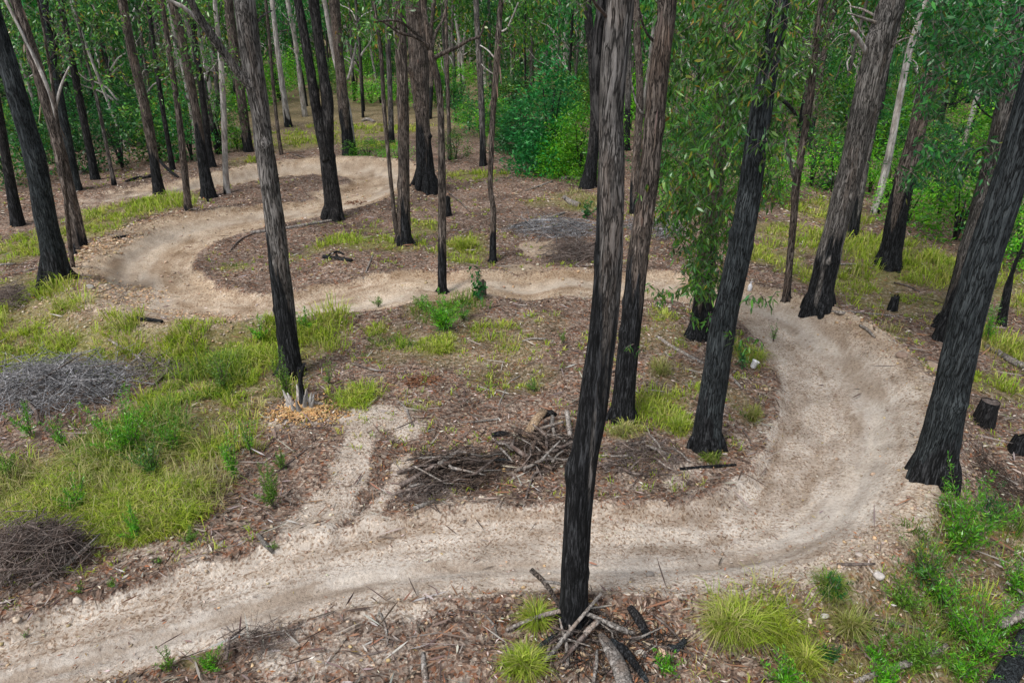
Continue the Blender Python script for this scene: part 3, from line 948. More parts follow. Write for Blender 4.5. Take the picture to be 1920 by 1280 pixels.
OLIVE = ([(0.047, 0.166, 0.015), (0.080, 0.228, 0.020), (0.033, 0.119, 0.013), (0.134, 0.268, 0.029), (0.266, 0.283, 0.029), (0.060, 0.189, 0.053), (0.319, 0.174, 0.029)], [8, 6, 6, 4, 1.2, 3, .5])
DEEP = ([(0.018, 0.133, 0.026), (0.030, 0.180, 0.026), (0.012, 0.094, 0.022), (0.056, 0.234, 0.035), (0.075, 0.188, 0.068), (0.186, 0.219, 0.029)], [7, 7, 6, 4, 2, .6])
BRIGHT = ([(0.084, 0.348, 0.011), (0.154, 0.454, 0.018), (0.049, 0.242, 0.011), (0.238, 0.484, 0.027), (0.126, 0.302, 0.018)], [7, 6, 5, 3, 3])
EMER = ([(0.014, 0.155, 0.030), (0.025, 0.212, 0.040), (0.008, 0.106, 0.022), (0.056, 0.261, 0.048)], [6, 5, 5, 2])

crown_cache = {}


def crown_mesh(kind, seed, leaf, nclump, nleaf, shape, cols, drape=.5, six=False, wr=.3, mat='leaff', asp=2.0):
    """unit crown about the origin: radius ~1 sideways, height 0..1"""
    key = (kind, seed)
    if key in crown_cache: return crown_cache[key]
    g = np.random.default_rng(seed * 17 + 5)
    mb = MB()
    c = []
    while len(c) < nclump:
        p = g.random(3) * [2, 2, 1] - [1, 1, 0]
        z = p[2]
        if shape == 'cone': R = (1 - z) ** .8 * .95 + .08
        elif shape == 'dome': R = math.sqrt(max(0, 1 - (2 * z - .9) ** 2 * .8))
        else: R = .55 + .45 * math.sin(math.pi * min(1, z * 1.1))
        rr = math.hypot(p[0], p[1])
        if rr < R and g.random() < .25 + .75 * (rr / R): c.append(p)
    c = np.array(c)
    # uneven clump sizes
    cr = .10 + .16 * g.random(nclump)
    I = g.integers(0, nclump, nleaf)
    P = c[I] * [1, 1, asp] + g.normal(size=(nleaf, 3)) * cr[I][:, None] * [1, 1, .8]
    D = rand_dirs(nleaf, g) * .8 + (P * [1, 1, 0]) * .35 + np.array([0, 0, -drape])
    ln = leaf * (.6 + .7 * g.random(nleaf))
    tint = 1 + .35 * (g.random(nclump) * 2 - 1)
    col = pal(nleaf, cols[0], cols[1], .2, g) * tint[I][:, None]
    leaves(mb, P, D, ln, ln * wr * (.8 + .5 * g.random(nleaf)), col, .25, six, g)
    me = mb.mesh(kind, M[mat], False)
    crown_cache[key] = me
    return me


def put(name, me, parent, loc, scale, rz=0.0, asp=None):
    """child object of a thing, loc relative to the thing"""
    o = bpy.data.objects.new(name, me)
    COL.objects.link(o)
    o.parent = parent
    o.location = loc
    asp = (2.0 if name in ('crown', 'leaves') else 1.0) if asp is None else asp
    o.scale = (scale[0], scale[1], scale[2] / asp)
    o.rotation_euler = (0, 0, rz)
    return o


high_crowns = []


def tree(label, pts, mat, char=(0, .5), limbs=(), group=None, crown_top=True, near=False, stems=(), name='eucalyptus_tree', lob=.45, top=15.0, seed=None, cat='tree', side=0.0, rough=.11):
    seed = len(high_crowns) + 3 if seed is None else seed
    b = at(pts[0][0], pts[0][1])
    Y = b[1]
    root = empty(name, b, label, cat, group)
    st, sd_ = (.1, 30) if near else (.3, 14)
    mb, Q = trunk_px(pts, Y, b, st, sd_, char=char, lob=lob, top=top, seed=seed, side=side, rough=rough)
    mb.obj('trunk', M[mat], root)
    if near:
        gr_ = np.random.default_rng(seed + 60)
        j = min(len(Q) - 1, 5)
        r0 = Q[j, 3]
        for i in range(6):
            a = i * 1.047 + gr_.normal() * .25
            c0 = Q[min(j + 1, len(Q) - 1), :3]
            ca, sa = math.cos(a), math.sin(a)
            e = r0 * (1.2 + .55 * gr_.random() ** 2)
            gx, gy = b[0] + ca * e, b[1] + sa * e
            P_ = np.array([[c0[0] + ca * r0 * .45, c0[1] + sa * r0 * .45, b[2] + r0 * (1.2 + .9 * gr_.random()), r0 * .40], [b[0] + ca * r0 * .95, b[1] + sa * r0 * .95, b[2] + r0 * .55, r0 * .36],
                           [gx, gy, float(H(gx, gy)[0]) - r0 * .16, r0 * .20]])
            Q_ = resample(P_, .06)
            V, f = tube(Q_[:, :3], Q_[:, 3], 9, .2, seed + i)
            m3 = MB(); m3.add(V, f, None, np.full(len(V), 1.0 if char[0] > .35 else .3)); m3.obj('root', M[mat], root)
        if mat == 'brown' and top:
            m3 = MB(); k_ = 46
            ii = gr_.integers(int(len(Q) * .25), int(len(Q) * .75), k_)
            a = gr_.random(k_) * 6.28
            P_ = Q[ii, :3] + np.stack([np.cos(a), np.sin(a), a * 0], 1) * (Q[ii, 3] * 1.0)[:, None]
            D_ = np.stack([np.cos(a) * .12, np.sin(a) * .12, -np.ones(k_)], 1) + gr_.normal(size=(k_, 3)) * .07
            leaves(m3, P_, D_, .15 + .5 * gr_.random(k_) ** 2, .02 + .03 * gr_.random(k_), pal(k_, [(.17, .12, .09), (.10, .075, .06), (.27, .21, .17)], None, .2, gr_), .12, True, gr_)
            o = m3.obj('peeling_bark', M['litter'], root, False); o['kind'] = 'stuff'
    for s_ in stems:      # a second stem of the same tree
        m2, _ = trunk_px(s_[0], Y + s_[2], None, st, sd_, char=s_[3] if len(s_) > 3 else char, lob=0, top=top, seed=seed + 1, rough=rough)
        m2.obj('stem', M[s_[1]], root)
    for l in limbs:       # pts, material, depth run, end of stem
        m2, _ = trunk_px(l[0], Y + l[3] if len(l) > 3 else Y, None, .12, 8, char=(0, 1), lob=0, top=None, seed=seed + 2, dy=l[2], rough=.12)
        m2.obj('branch', M[l[1]], root)
    if crown_top:
        tp = Q[-1, :3] - b
        high_crowns.append((root, tp, seed))
    return root, Y, b, Q


HERO = {}
T = tree
HERO['main'] = T('tall charred gum tree in the foreground with brush at its foot',
                 [(1074, 1165, 60), (1076, 1100, 53), (1082, 1000, 53), (1090, 900, 55), (1106, 800, 57), (1120, 700, 56), (1132, 600, 56), (1140, 500, 55), (1144, 400, 55),
                  (1146, 300, 53), (1146, 220, 50), (1152, 120, 52), (1160, 40, 54), (1168, -40, 54)], 'grey', (4.5, .7), near=True, lob=.12, side=-.6,
                 limbs=[([(1139, 35, 6), (1128, 20, 5), (1112, 2, 4), (1100, -25, 3)], 'brush', -.4), ([(1135, 28, 4), (1118, 12, 3), (1108, -10, 2)], 'pale', -.2)],
                 stems=[([(1133, 260, 24), (1124, 200, 28), (1122, 120, 28), (1128, 40, 26), (1134, -40, 24)], 'dark', .12, (0, 1))], seed=2)
HERO['second'] = T('slender half-charred gum tree just right of the tallest foreground trunk',
                   [(1166, 785, 46), (1172, 720, 42), (1180, 640, 41), (1188, 560, 41), (1196, 480, 41), (1208, 400, 40), (1218, 320, 40), (1227, 220, 40), (1236, 120, 40), (1248, 40, 36), (1256, -40, 34)],
                   'brown', (3.1, .7), near=True, lob=.35,
                   limbs=[([(1226, 78, 6), (1212, 62, 5), (1204, 40, 5), (1198, 15, 4)], 'grey', -.5), ([(1206, 215, 5), (1192, 190, 4), (1180, 130, 3)], 'grey', .3)], seed=4)
HERO['third'] = T('dark leaning gum tree inside the right-hand bend of the trail',
                  [(1324, 838, 60), (1330, 780, 52), (1344, 690, 50), (1358, 600, 49), (1376, 520, 46), (1395, 430, 45), (1410, 330, 44), (1424, 230, 42), (1440, 130, 40), (1456, 50, 40), (1468, -40, 38)],
                  'teal', (.9, .5), near=True, lob=.35, limbs=[([(1470, 190, 8), (1485, 205, 7), (1500, 230, 5)], 'dark', .3)], seed=5)
HERO['fourth'] = T('broad-footed charred gum tree behind the dark leaning trunk, draped in leaves',
                   [(1312, 628, 46), (1318, 580, 40), (1322, 520, 38), (1330, 440, 36), (1342, 340, 34), (1352, 240, 32), (1362, 120, 30), (1372, 0, 28), (1378, -60, 26)],
                   'brown', (1.6, .6), near=True, lob=.8, seed=6)
HERO['fifth'] = T('thick grey leaning gum tree beyond the far right rim of the trail',
                  [(1533, 578, 54), (1542, 530, 46), (1556, 470, 45), (1574, 400, 45), (1598, 310, 47), (1618, 210, 48), (1640, 110, 47), (1668, 20, 46), (1684, -40, 44)],
                  'grey', (1.1, .6), near=True, lob=.35,
                  limbs=[([(1628, 105, 12), (1618, 88, 10), (1606, 68, 9), (1596, 58, 7)], 'pale', -.3), ([(1650, 45, 7), (1620, 35, 5), (1590, 25, 3)], 'wood', -.4),
                         ([(1645, 33, 6), (1618, 18, 4), (1592, 12, 3)], 'wood', .4), ([(1668, 90, 5), (1690, 75, 4), (1708, 70, 2)], 'wood', -.2), ([(1676, 70, 4), (1690, 52, 2)], 'wood', .1)], seed=7)
HERO['sixth'] = T('very thick dark leaning gum tree on the outer right edge of the trail',
                  [(1752, 888, 78), (1764, 820, 70), (1782, 740, 66), (1802, 650, 64), (1824, 560, 62), (1846, 480, 62), (1872, 400, 62), (1900, 310, 60), (1930, 210, 60), (1965, 90, 58), (1990, 0, 56)],
                  'teal', (.6, .5), near=True, lob=.25, seed=8)
HERO['seventh'] = T('rough dark gum tree partly hidden behind the very thick right trunk',
                    [(1786, 612, 52), (1800, 560, 46), (1818, 480, 46), (1842, 400, 45), (1862, 320, 44), (1880, 240, 42), (1900, 140, 40), (1920, 40, 38), (1935, -40, 36)],
                    'grey', (1.3, .6), near=True, lob=.4,
                    limbs=[([(1880, 165, 5), (1850, 158, 5), (1820, 175, 4), (1790, 195, 3), (1760, 190, 2)], 'dark', -.6),
                           ([(1868, 285, 5), (1835, 282, 4), (1810, 320, 4), (1790, 345, 3), (1775, 350, 2)], 'dark', -.5),
                           ([(1880, 230, 4), (1850, 215, 3), (1830, 190, 3), (1815, 140, 2)], 'dark', .4)], seed=9)
T('charred-footed gum tree standing in the bright grass on the right slope',
  [(1662, 500, 44), (1672, 460, 38), (1682, 400, 38), (1698, 330, 37), (1716, 260, 32), (1736, 170, 30), (1758, 80, 28), (1778, -20, 26)], 'brown', (1.7, .6), near=True, lob=.5, seed=10)
T('slim brown crooked sapling left of the thick grey leaning gum',
  [(1475, 562, 16), (1480, 500, 13), (1489, 400, 13), (1493, 345, 15), (1505, 270, 13), (1518, 190, 14), (1528, 100, 12), (1540, 0, 11)], 'brown', (.3, .2), lob=.3, seed=11, near=True, crown_top=False,
  limbs=[([(1493, 345, 8), (1480, 300, 8), (1468, 240, 7), (1462, 190, 5)], 'grey', .2)])
HERO['left'] = T('straight grey gum with charred foot and one thick forked limb, left of centre',
                 [(546, 702, 44), (541, 650, 39), (536, 600, 39), (524, 500, 40), (513, 400, 38), (499, 300, 37), (489, 220, 34), (482, 180, 38), (471, 110, 40), (458, 0, 40), (453, -50, 39)],
                 'grey', (2.3, .5), near=True, lob=.3, side=-.5,
                 limbs=[([(490, 192, 22), (472, 165, 20), (445, 135, 17), (420, 100, 17), (398, 70, 18), (372, 30, 16), (350, -15, 14)], 'grey', -.7),
                        ([(392, 62, 9), (370, 38, 8), (345, 15, 8), (315, 0, 7), (295, -20, 6)], 'pale', -.5), ([(478, 45, 6), (495, 28, 4), (510, 20, 3)], 'grey', .3)], seed=12)
HERO['fork'] = T('twin-stemmed gum with dark rough bark beside the upper trail loop',
                 [(625, 410, 38), (623, 370, 33), (617, 320, 31), (612, 270, 29), (614, 200, 24), (607, 140, 20), (598, 80, 19), (588, 0, 20), (584, -40, 19)], 'dark', (0, 1), lob=.25, near=True, seed=13,
                 stems=[([(614, 300, 20), (604, 260, 22), (592, 200, 20), (583, 140, 18), (573, 80, 18), (558, 0, 16), (550, -40, 16)], 'dark', -.15)])
T('dark-footed gum behind the twin-stemmed tree at the top hairpin',
  [(655, 292, 27), (650, 250, 22), (644, 200, 22), (637, 120, 19), (631, 60, 20), (625, -20, 22)], 'brown', (2.4, .8), lob=.4, seed=14)
T('white-barked slim gum rising behind the twin-stemmed tree',
  [(664, 285, 10), (655, 220, 11), (643, 160, 10), (632, 130, 9), (620, 70, 9), (608, 0, 9), (600, -30, 9)], 'pale', (.4, .4), lob=.3, seed=15, crown_top=False,
  limbs=[([(652, 150, 5), (660, 120, 5), (668, 80, 3)], 'pale', .2)])
T('brown stringy-barked gum with split foot beside the trail centre',
  [(757, 457, 34), (756, 430, 29), (757, 380, 25), (757, 300, 22), (756, 200, 23), (752, 100, 23), (746, 0, 24), (743, -40, 24)], 'brown', (1.1, 1.0), lob=.25, near=True, seed=16, side=.5,
  stems=[([(748, 452, 10), (741, 420, 9), (736, 370, 8), (728, 290, 8), (720, 200, 8), (714, 100, 8), (700, 0, 8)], 'brown', -.12, (0, 1))])
T('massive flared gum with blackened foot behind the brown stringy-barked one',
  [(797, 352, 46), (797, 320, 36), (794, 260, 30), (791, 210, 28), (787, 150, 36), (784, 90, 40), (780, 0, 42), (776, -40, 42)], 'brown', (2.4, .8), lob=.35, near=True, seed=17)
HERO['crook'] = T('slender dark gum with spreading crooked limbs near the middle of the trail',
                  [(829, 548, 19), (829, 500, 17), (829, 400, 16), (828, 300, 14), (826, 200, 13), (820, 150, 14), (812, 118, 14), (806, 95, 13)], 'brown', (1.2, .8), lob=.2, near=True, seed=18, top=None, crown_top=False,
                  limbs=[([(808, 100, 13), (803, 70, 12), (799, 45, 12), (795, 20, 11), (790, -20, 10)], 'brown', .2),
                         ([(806, 92, 8), (795, 80, 8), (775, 68, 7), (750, 62, 6), (730, 48, 5), (715, 40, 3)], 'brown', -.5),
                         ([(790, 72, 7), (770, 55, 6), (752, 42, 5), (735, 38, 5), (700, 42, 3)], 'brown', -.9),
                         ([(812, 110, 9), (835, 98, 9), (858, 88, 8), (880, 75, 6), (900, 68, 5), (910, 40, 3)], 'brown', -.4),
                         ([(808, 95, 8), (818, 60, 7), (832, 35, 6), (838, 0, 5)], 'brown', .5), ([(745, 58, 4), (740, 40, 4), (745, 10, 3)], 'brown', -.3)])
T('thin crooked sapling with orange peeling bark right of centre',
  [(924, 490, 15), (924, 440, 12), (925, 395, 11), (919, 350, 10), (921, 290, 10), (924, 220, 11), (929, 150, 12), (933, 90, 12), (937, 30, 11), (942, -30, 10)], 'brown', (1.0, .5), lob=.2, near=True, seed=19, crown_top=False,
  limbs=[([(936, 60, 4), (950, 55, 4), (962, 30, 4), (972, 5, 3)], 'pale', -.3), ([(928, 110, 3), (915, 95, 3), (900, 85, 2)], 'pale', .3), ([(926, 140, 3), (912, 130, 2), (902, 120, 2)], 'pale', .1)])
T('slim straight gum with blackened foot at the edge of the far litter clearing',
  [(906, 310, 15), (905, 270, 12), (903, 200, 12), (899, 120, 12), (895, 50, 11), (892, -20, 11)], 'grey', (1.6, .5), lob=.3, seed=20)
T('black-footed gum beside the pale slim trunk left of centre',
  [(392, 370, 32), (387, 340, 24), (380, 300, 20), (372, 240, 17), (364, 190, 16), (352, 130, 17), (338, 60, 17), (322, 0, 17)], 'brown', (2.4, .7), lob=.45, seed=21)
T('pale slim gum trunk standing straight beside the black-footed tree',
  [(425, 362, 14), (423, 320, 11), (421, 260, 11), (419, 200, 11), (413, 100, 10), (404, 20, 8), (402, -20, 8)], 'pale', (.3, .3), lob=.4, seed=22)
T('slim brown gum at the trail edge in front of the yellow-green grass',
  [(353, 397, 17), (350, 360, 13), (344, 300, 13), (338, 240, 12), (330, 180, 11), (318, 100, 10), (308, 30, 9), (300, -20, 9)], 'brown', (.5, .3), lob=.3, seed=23)
T('dark-footed leaning gum left of the upper trail, forked log at its foot',
  [(299, 363, 23), (293, 330, 18), (286, 280, 18), (275, 220, 19), (262, 160, 18), (248, 100, 17), (236, 40, 17), (226, -20, 17)], 'brown', (1.6, .6), lob=.35, seed=24)
HERO['farleft'] = T('thick bluish-dark furrowed gum on the left edge beside the trail bend',
                    [(108, 528, 56), (102, 490, 44), (94, 450, 40), (84, 400, 39), (66, 300, 39), (38, 200, 37), (12, 110, 35), (-20, 10, 34), (-35, -40, 33)],
                    'teal', (.8, .5), near=True, lob=.3, seed=25)
T('gum with peeling pale bark leaning left behind the bluish-dark trunk',
  [(152, 475, 30), (144, 430, 26), (134, 380, 24), (120, 320, 23), (106, 260, 22), (88, 190, 22), (62, 100, 20), (35, 20, 19), (22, -20, 19)], 'brown', (.7, .5), near=True, lob=.3, seed=26,
  limbs=[([(105, 250, 8), (98, 190, 7), (70, 120, 7), (40, 60, 6), (10, 0, 6)], 'pale', -.2), ([(104, 200, 7), (115, 160, 5), (130, 125, 3)], 'pale', .3)])
T('very thin straight sapling in front of the peeling-bark gum',
  [(134, 500, 9), (128, 430, 8), (120, 330, 7), (104, 200, 6), (92, 120, 5), (75, 20, 4)], 'brown', (0, .3), lob=.2, seed=27, crown_top=False)
T('dark gum at the far left margin above the grass patch',
  [(33, 422, 26), (24, 370, 21), (14, 310, 18), (2, 240, 17), (-12, 160, 16), (-30, 60, 15)], 'dark', (1.5, .5), lob=.35, seed=28)
T('grey gum behind the peeling-bark gum on the left',
  [(142, 357, 22), (136, 320, 19), (126, 260, 18), (114, 200, 18), (100, 120, 17), (86, 40, 16), (78, -20, 16)], 'teal', (.3, .4), lob=.35, seed=29)
T('black-footed gum in the dark green thicket at left',
  [(178, 336, 18), (172, 300, 15), (162, 250, 14), (150, 190, 14), (136, 120, 13), (120, 40, 12), (110, -20, 12)], 'dark', (1.5, .5), lob=.3, seed=30)
T('thin pale bent sapling right of the black-footed thicket gum',
  [(214, 347, 9), (205, 300, 7), (193, 240, 7), (180, 180, 6), (172, 150, 5), (150, 60, 5), (140, 0, 4)], 'grey', (.3, .3), lob=.3, seed=31, crown_top=False)
T('dark small gum standing between the black-footed tree and left clearing',
  [(324, 320, 11), (316, 270, 9), (306, 210, 9), (294, 130, 9), (282, 40, 8), (276, -20, 8)], 'dark', (1.0, .4), lob=.3, seed=32)
T('dark gum behind the pale slim trunk near the far clearing',
  [(397, 313, 18), (392, 280, 13), (386, 230, 13), (378, 170, 12), (368, 100, 12), (358, 20, 12)], 'dark', (1.8, .5), lob=.45, seed=33)
T('grey trunk directly behind the forked-limb gum, upper part only',
  [(466, 285, 20), (460, 240, 18), (452, 180, 18), (442, 110, 18), (432, 40, 18), (426, -20, 18)], 'brown', (1.2, .5), lob=.3, seed=34)
T('thin grey gum right of the forked-limb tree in the far clearing',
  [(528, 290, 8), (522, 250, 7), (514, 180, 7), (508, 110, 6), (500, 20, 6)], 'brown', (.4, .3), lob=.3, seed=35, crown_top=False)
T('white ghostly trunk in the far stand left of the twin-stemmed gum',
  [(541, 238, 16), (535, 200, 12), (528, 150, 11), (520, 90, 10), (512, 20, 9), (508, -20, 9)], 'pale', (.8, .4), lob=.3, seed=36)
T('slender dark gum between the brown stringy-barked tree and twin-stemmed gum',
  [(735, 270, 13), (733, 230, 11), (731, 160, 10), (728, 90, 10), (725, 10, 10)], 'grey', (1.0, .5), lob=.3, seed=37)
T('thin straight stem just behind the crooked-limbed gum',
  [(843, 300, 9), (842, 250, 8), (840, 180, 7), (838, 100, 7), (836, 20, 6)], 'brown', (.4, .3), lob=.2, seed=38, crown_top=False)
T('blackened flaring foot of a gum half hidden behind the main charred trunk',
  [(1101, 352, 30), (1108, 310, 24), (1114, 260, 22), (1116, 200, 20), (1110, 100, 18), (1102, 20, 17)], 'dark', (2, .6), lob=.5, seed=39)
T('grey gum rising behind the second foreground trunk on its left',
  [(1190, 400, 20), (1190, 340, 17), (1196, 260, 16), (1200, 180, 15), (1196, 90, 14), (1192, 0, 14)], 'brown', (1.0, .5), lob=.3, seed=40)
T('dark gum behind the thick grey leaning trunk at right',
  [(1598, 450, 22), (1606, 400, 17), (1618, 330, 16), (1632, 260, 15), (1652, 160, 14), (1678, 60, 13), (1692, -10, 13)], 'grey', (1.1, .4), lob=.3, seed=41)
T('pale streaked leaning trunk in the upper right behind the leaves',
  [(1640, 400, 15), (1665, 300, 14), (1684, 200, 13), (1704, 100, 13), (1730, 20, 12), (1742, -20, 12)], 'pale', (.5, .4), lob=.2, seed=42)
T('charred broken young trunk at the far right edge in the grass',
  [(1880, 610, 18), (1884, 570, 16), (1890, 540, 14), (1895, 520, 8), (1905, 490, 7), (1915, 470, 5), (1925, 440, 4)], 'dark', (3, .2), lob=.3, seed=43, top=None, crown_top=False)
T('grey trunk in the upper right corner behind hanging leaves',
  [(1850, 420, 22), (1862, 340, 22), (1876, 250, 20), (1890, 160, 20), (1905, 60, 18), (1915, -10, 18)], 'grey', (.8, .4), lob=.3, seed=44)

# crowns above the frame for the tall trees
for root, tp, seed in high_crowns[::2]:
    me = crown_mesh('crown', 100 + seed % 4, .09, 60, 1500, 'dome', OLIVE, .5)
    g = np.random.default_rng(seed)
    put('crown', me, root, (tp[0], tp[1], tp[2] - 2.2), (2.6, 2.6, 5.0), g.random() * 6)


# hanging leaves in front of the right bend
def hero_crown(key, spots, leaf, n, cols, drape=.85, wr=.22):
    g = np.random.default_rng(len(spots) + 3)
    root = HERO[key][0]
    mb, tw = foliage_px(spots, leaf, n, cols[0], cols[1], g, drape, True, 1.0, wr)
    mb.obj('crown', M['leaf'], root, False)
    o = tw.obj('twigs', M['brush'], root)
    o['kind'] = 'stuff'


g0 = np.random.default_rng(5)
spots = []
for i in range(430):
    y = -30 + 430 * g0.random() ** 1.0
    x0, x1 = 1236, 1488 - 30 * sst(150, 380, y)
    x = x0 + (x1 - x0) * g0.random()
    if vn(x / 45., y / 60., 0, 5) < .30: continue
    spots.append((x, y, 20 + 14 * g0.random(), 10.6 + 4.0 * g0.random()))
for i in range(125):
    y = 360 + 190 * g0.random()
    w = 85 - 62 * sst(400, 560, y)
    spots.append((1322 + (g0.random() * 2 - 1) * w, y, 16 + 10 * g0.random(), 11.5 + 2.2 * g0.random()))
for (x, y) in [(1225, 545), (1240, 555), (1256, 552), (1275, 545), (1290, 535), (1236, 565), (1300, 600), (1330, 600), (1350, 590), (1262, 400), (1275, 440), (1285, 480)]:
    spots.append((x, y, 15, 11.5 + g0.random()))
hero_crown('fourth', spots, .15, 19, OLIVE)
spots = [(1405 + 14 * i, 560 + 6 * math.sin(i), 13, 9.0) for i in range(4)] + [(1390, 640, 16, 9.2), (1405, 655, 14, 9.2), (1370, 630, 15, 9.3), (1425, 640, 12, 9.2)] + \
        [(1420 + 30 * g0.random(), 20 + 330 * g0.random(), 16, 9.2 + .8 * g0.random()) for i in range(20)] + [(1375 + 105 * g0.random(), -20 + 300 * g0.random() ** 1.3, 18, 8.9 + .9 * g0.random()) for i in range(60)]
hero_crown('third', spots, .12, 13, OLIVE)
spots = []
for i in range(640):
    x = 1685 + 245 * g0.random(); y = -30 + 385 * g0.random()
    if y > 395 - (x - 1690) * .55 and g0.random() < .8: continue
    if x < 1730 and y < 60: continue
    if vn(x / 50., y / 42., 0, 8) < .38: continue
    spots.append((x, y, 19 + 14 * g0.random(), 12.2 + 4 * g0.random()))
hero_crown('seventh', spots, .15, 18, DEEP, .6, .25)
spots = []
for i in range(150):
    x = 1470 + 140 * g0.random(); y = -30 + 350 * g0.random()
    if vn(x / 50., y / 42., 0, 18) < .5: continue
    spots.append((x, y, 20 + 14 * g0.random(), 15.6 + 3 * g0.random()))
hero_crown('fifth', spots, .14, 20, OLIVE, .7, .22)
spots = []
for i in range(330):
    x = -20 + 480 * g0.random(); y = -30 + 210 * g0.random() ** 1.2
    if vn(x / 60., y / 42., 0, 28) < .45: continue
    spots.append((x, y, 20 + 16 * g0.random(), 21 + 12 * g0.random()))
hero_crown('farleft', spots, .17, 18, OLIVE, .5, .28)
spots = []
for i in range(200):
    x = 640 + 460 * g0.random(); y = -30 + 110 * g0.random() ** 1.5
    if vn(x / 60., y / 42., 0, 38) < .42: continue
    spots.append((x, y, 16 + 14 * g0.random(), 16.5 + 6 * g0.random()))
hero_crown('crook', spots, .16, 16, OLIVE, .5, .26)
spots = [(1196 + 50 * g0.random(), 20 + 300 * g0.random(), 12, 11.2 + g0.random()) for i in range(12)] + [(1215, 340, 10, 10.5), (1195, 370, 10, 10.5), (1180, 650, 9, 10.2), (1200, 655, 9, 10.2)]
hero_crown('second', spots, .11, 9, OLIVE)


# ------------------------------------------------------------------ background stand
def far_trunk_mesh(i):
    g = np.random.default_rng(500 + i)
    n = 7
    P = np.zeros((n, 4))
    P[:, 2] = np.linspace(-.3, 16, n)
    P[:, 0] = np.cumsum(g.normal(size=n) * .16); P[:, 1] = np.cumsum(g.normal(size=n) * .16)
    P[:, :2] -= P[0, :2]
    P[:, 3] = np.linspace(.20, .11, n)
    Q = resample(P, .7)
    V, f = tube(Q[:, :3], Q[:, 3], 9, .08, i, True, .5)
    kind = ('grey', 'pale', 'brown', 'pale', 'grey', 'dark')[i % 6]
    k = 1 - sst(1.2, 2.6, V[:, 2] + 2 * (fbm(V[:, 0] * 3, V[:, 1] * 3, V[:, 2], 2, i) - .5)) if kind != 'pale' else np.zeros(len(V))
    mb = MB(); mb.add(V, f, None, k)
    # a few bare limbs
    return mb.mesh('trunk', M[kind]), kind


def branch_mesh(i):
    g = np.random.default_rng(800 + i)
    mb = MB()
    a = g.random() * 6.28
    P = [[0, 0, 0, .065]]
    for t in range(4):
        P.append([math.cos(a) * (t + 1) * .5 + g.normal() * .12, math.sin(a) * (t + 1) * .5 + g.normal() * .12, (t + 1) * .45 + g.normal() * .15, .055 - .012 * t])
    Q = resample(np.array(P), .25)
    V, f = tube(Q[:, :3], Q[:, 3], 5, .1, i)
    mb.add(V, f)
    return mb.mesh('branch', M['pale' if i % 4 else 'grey'])


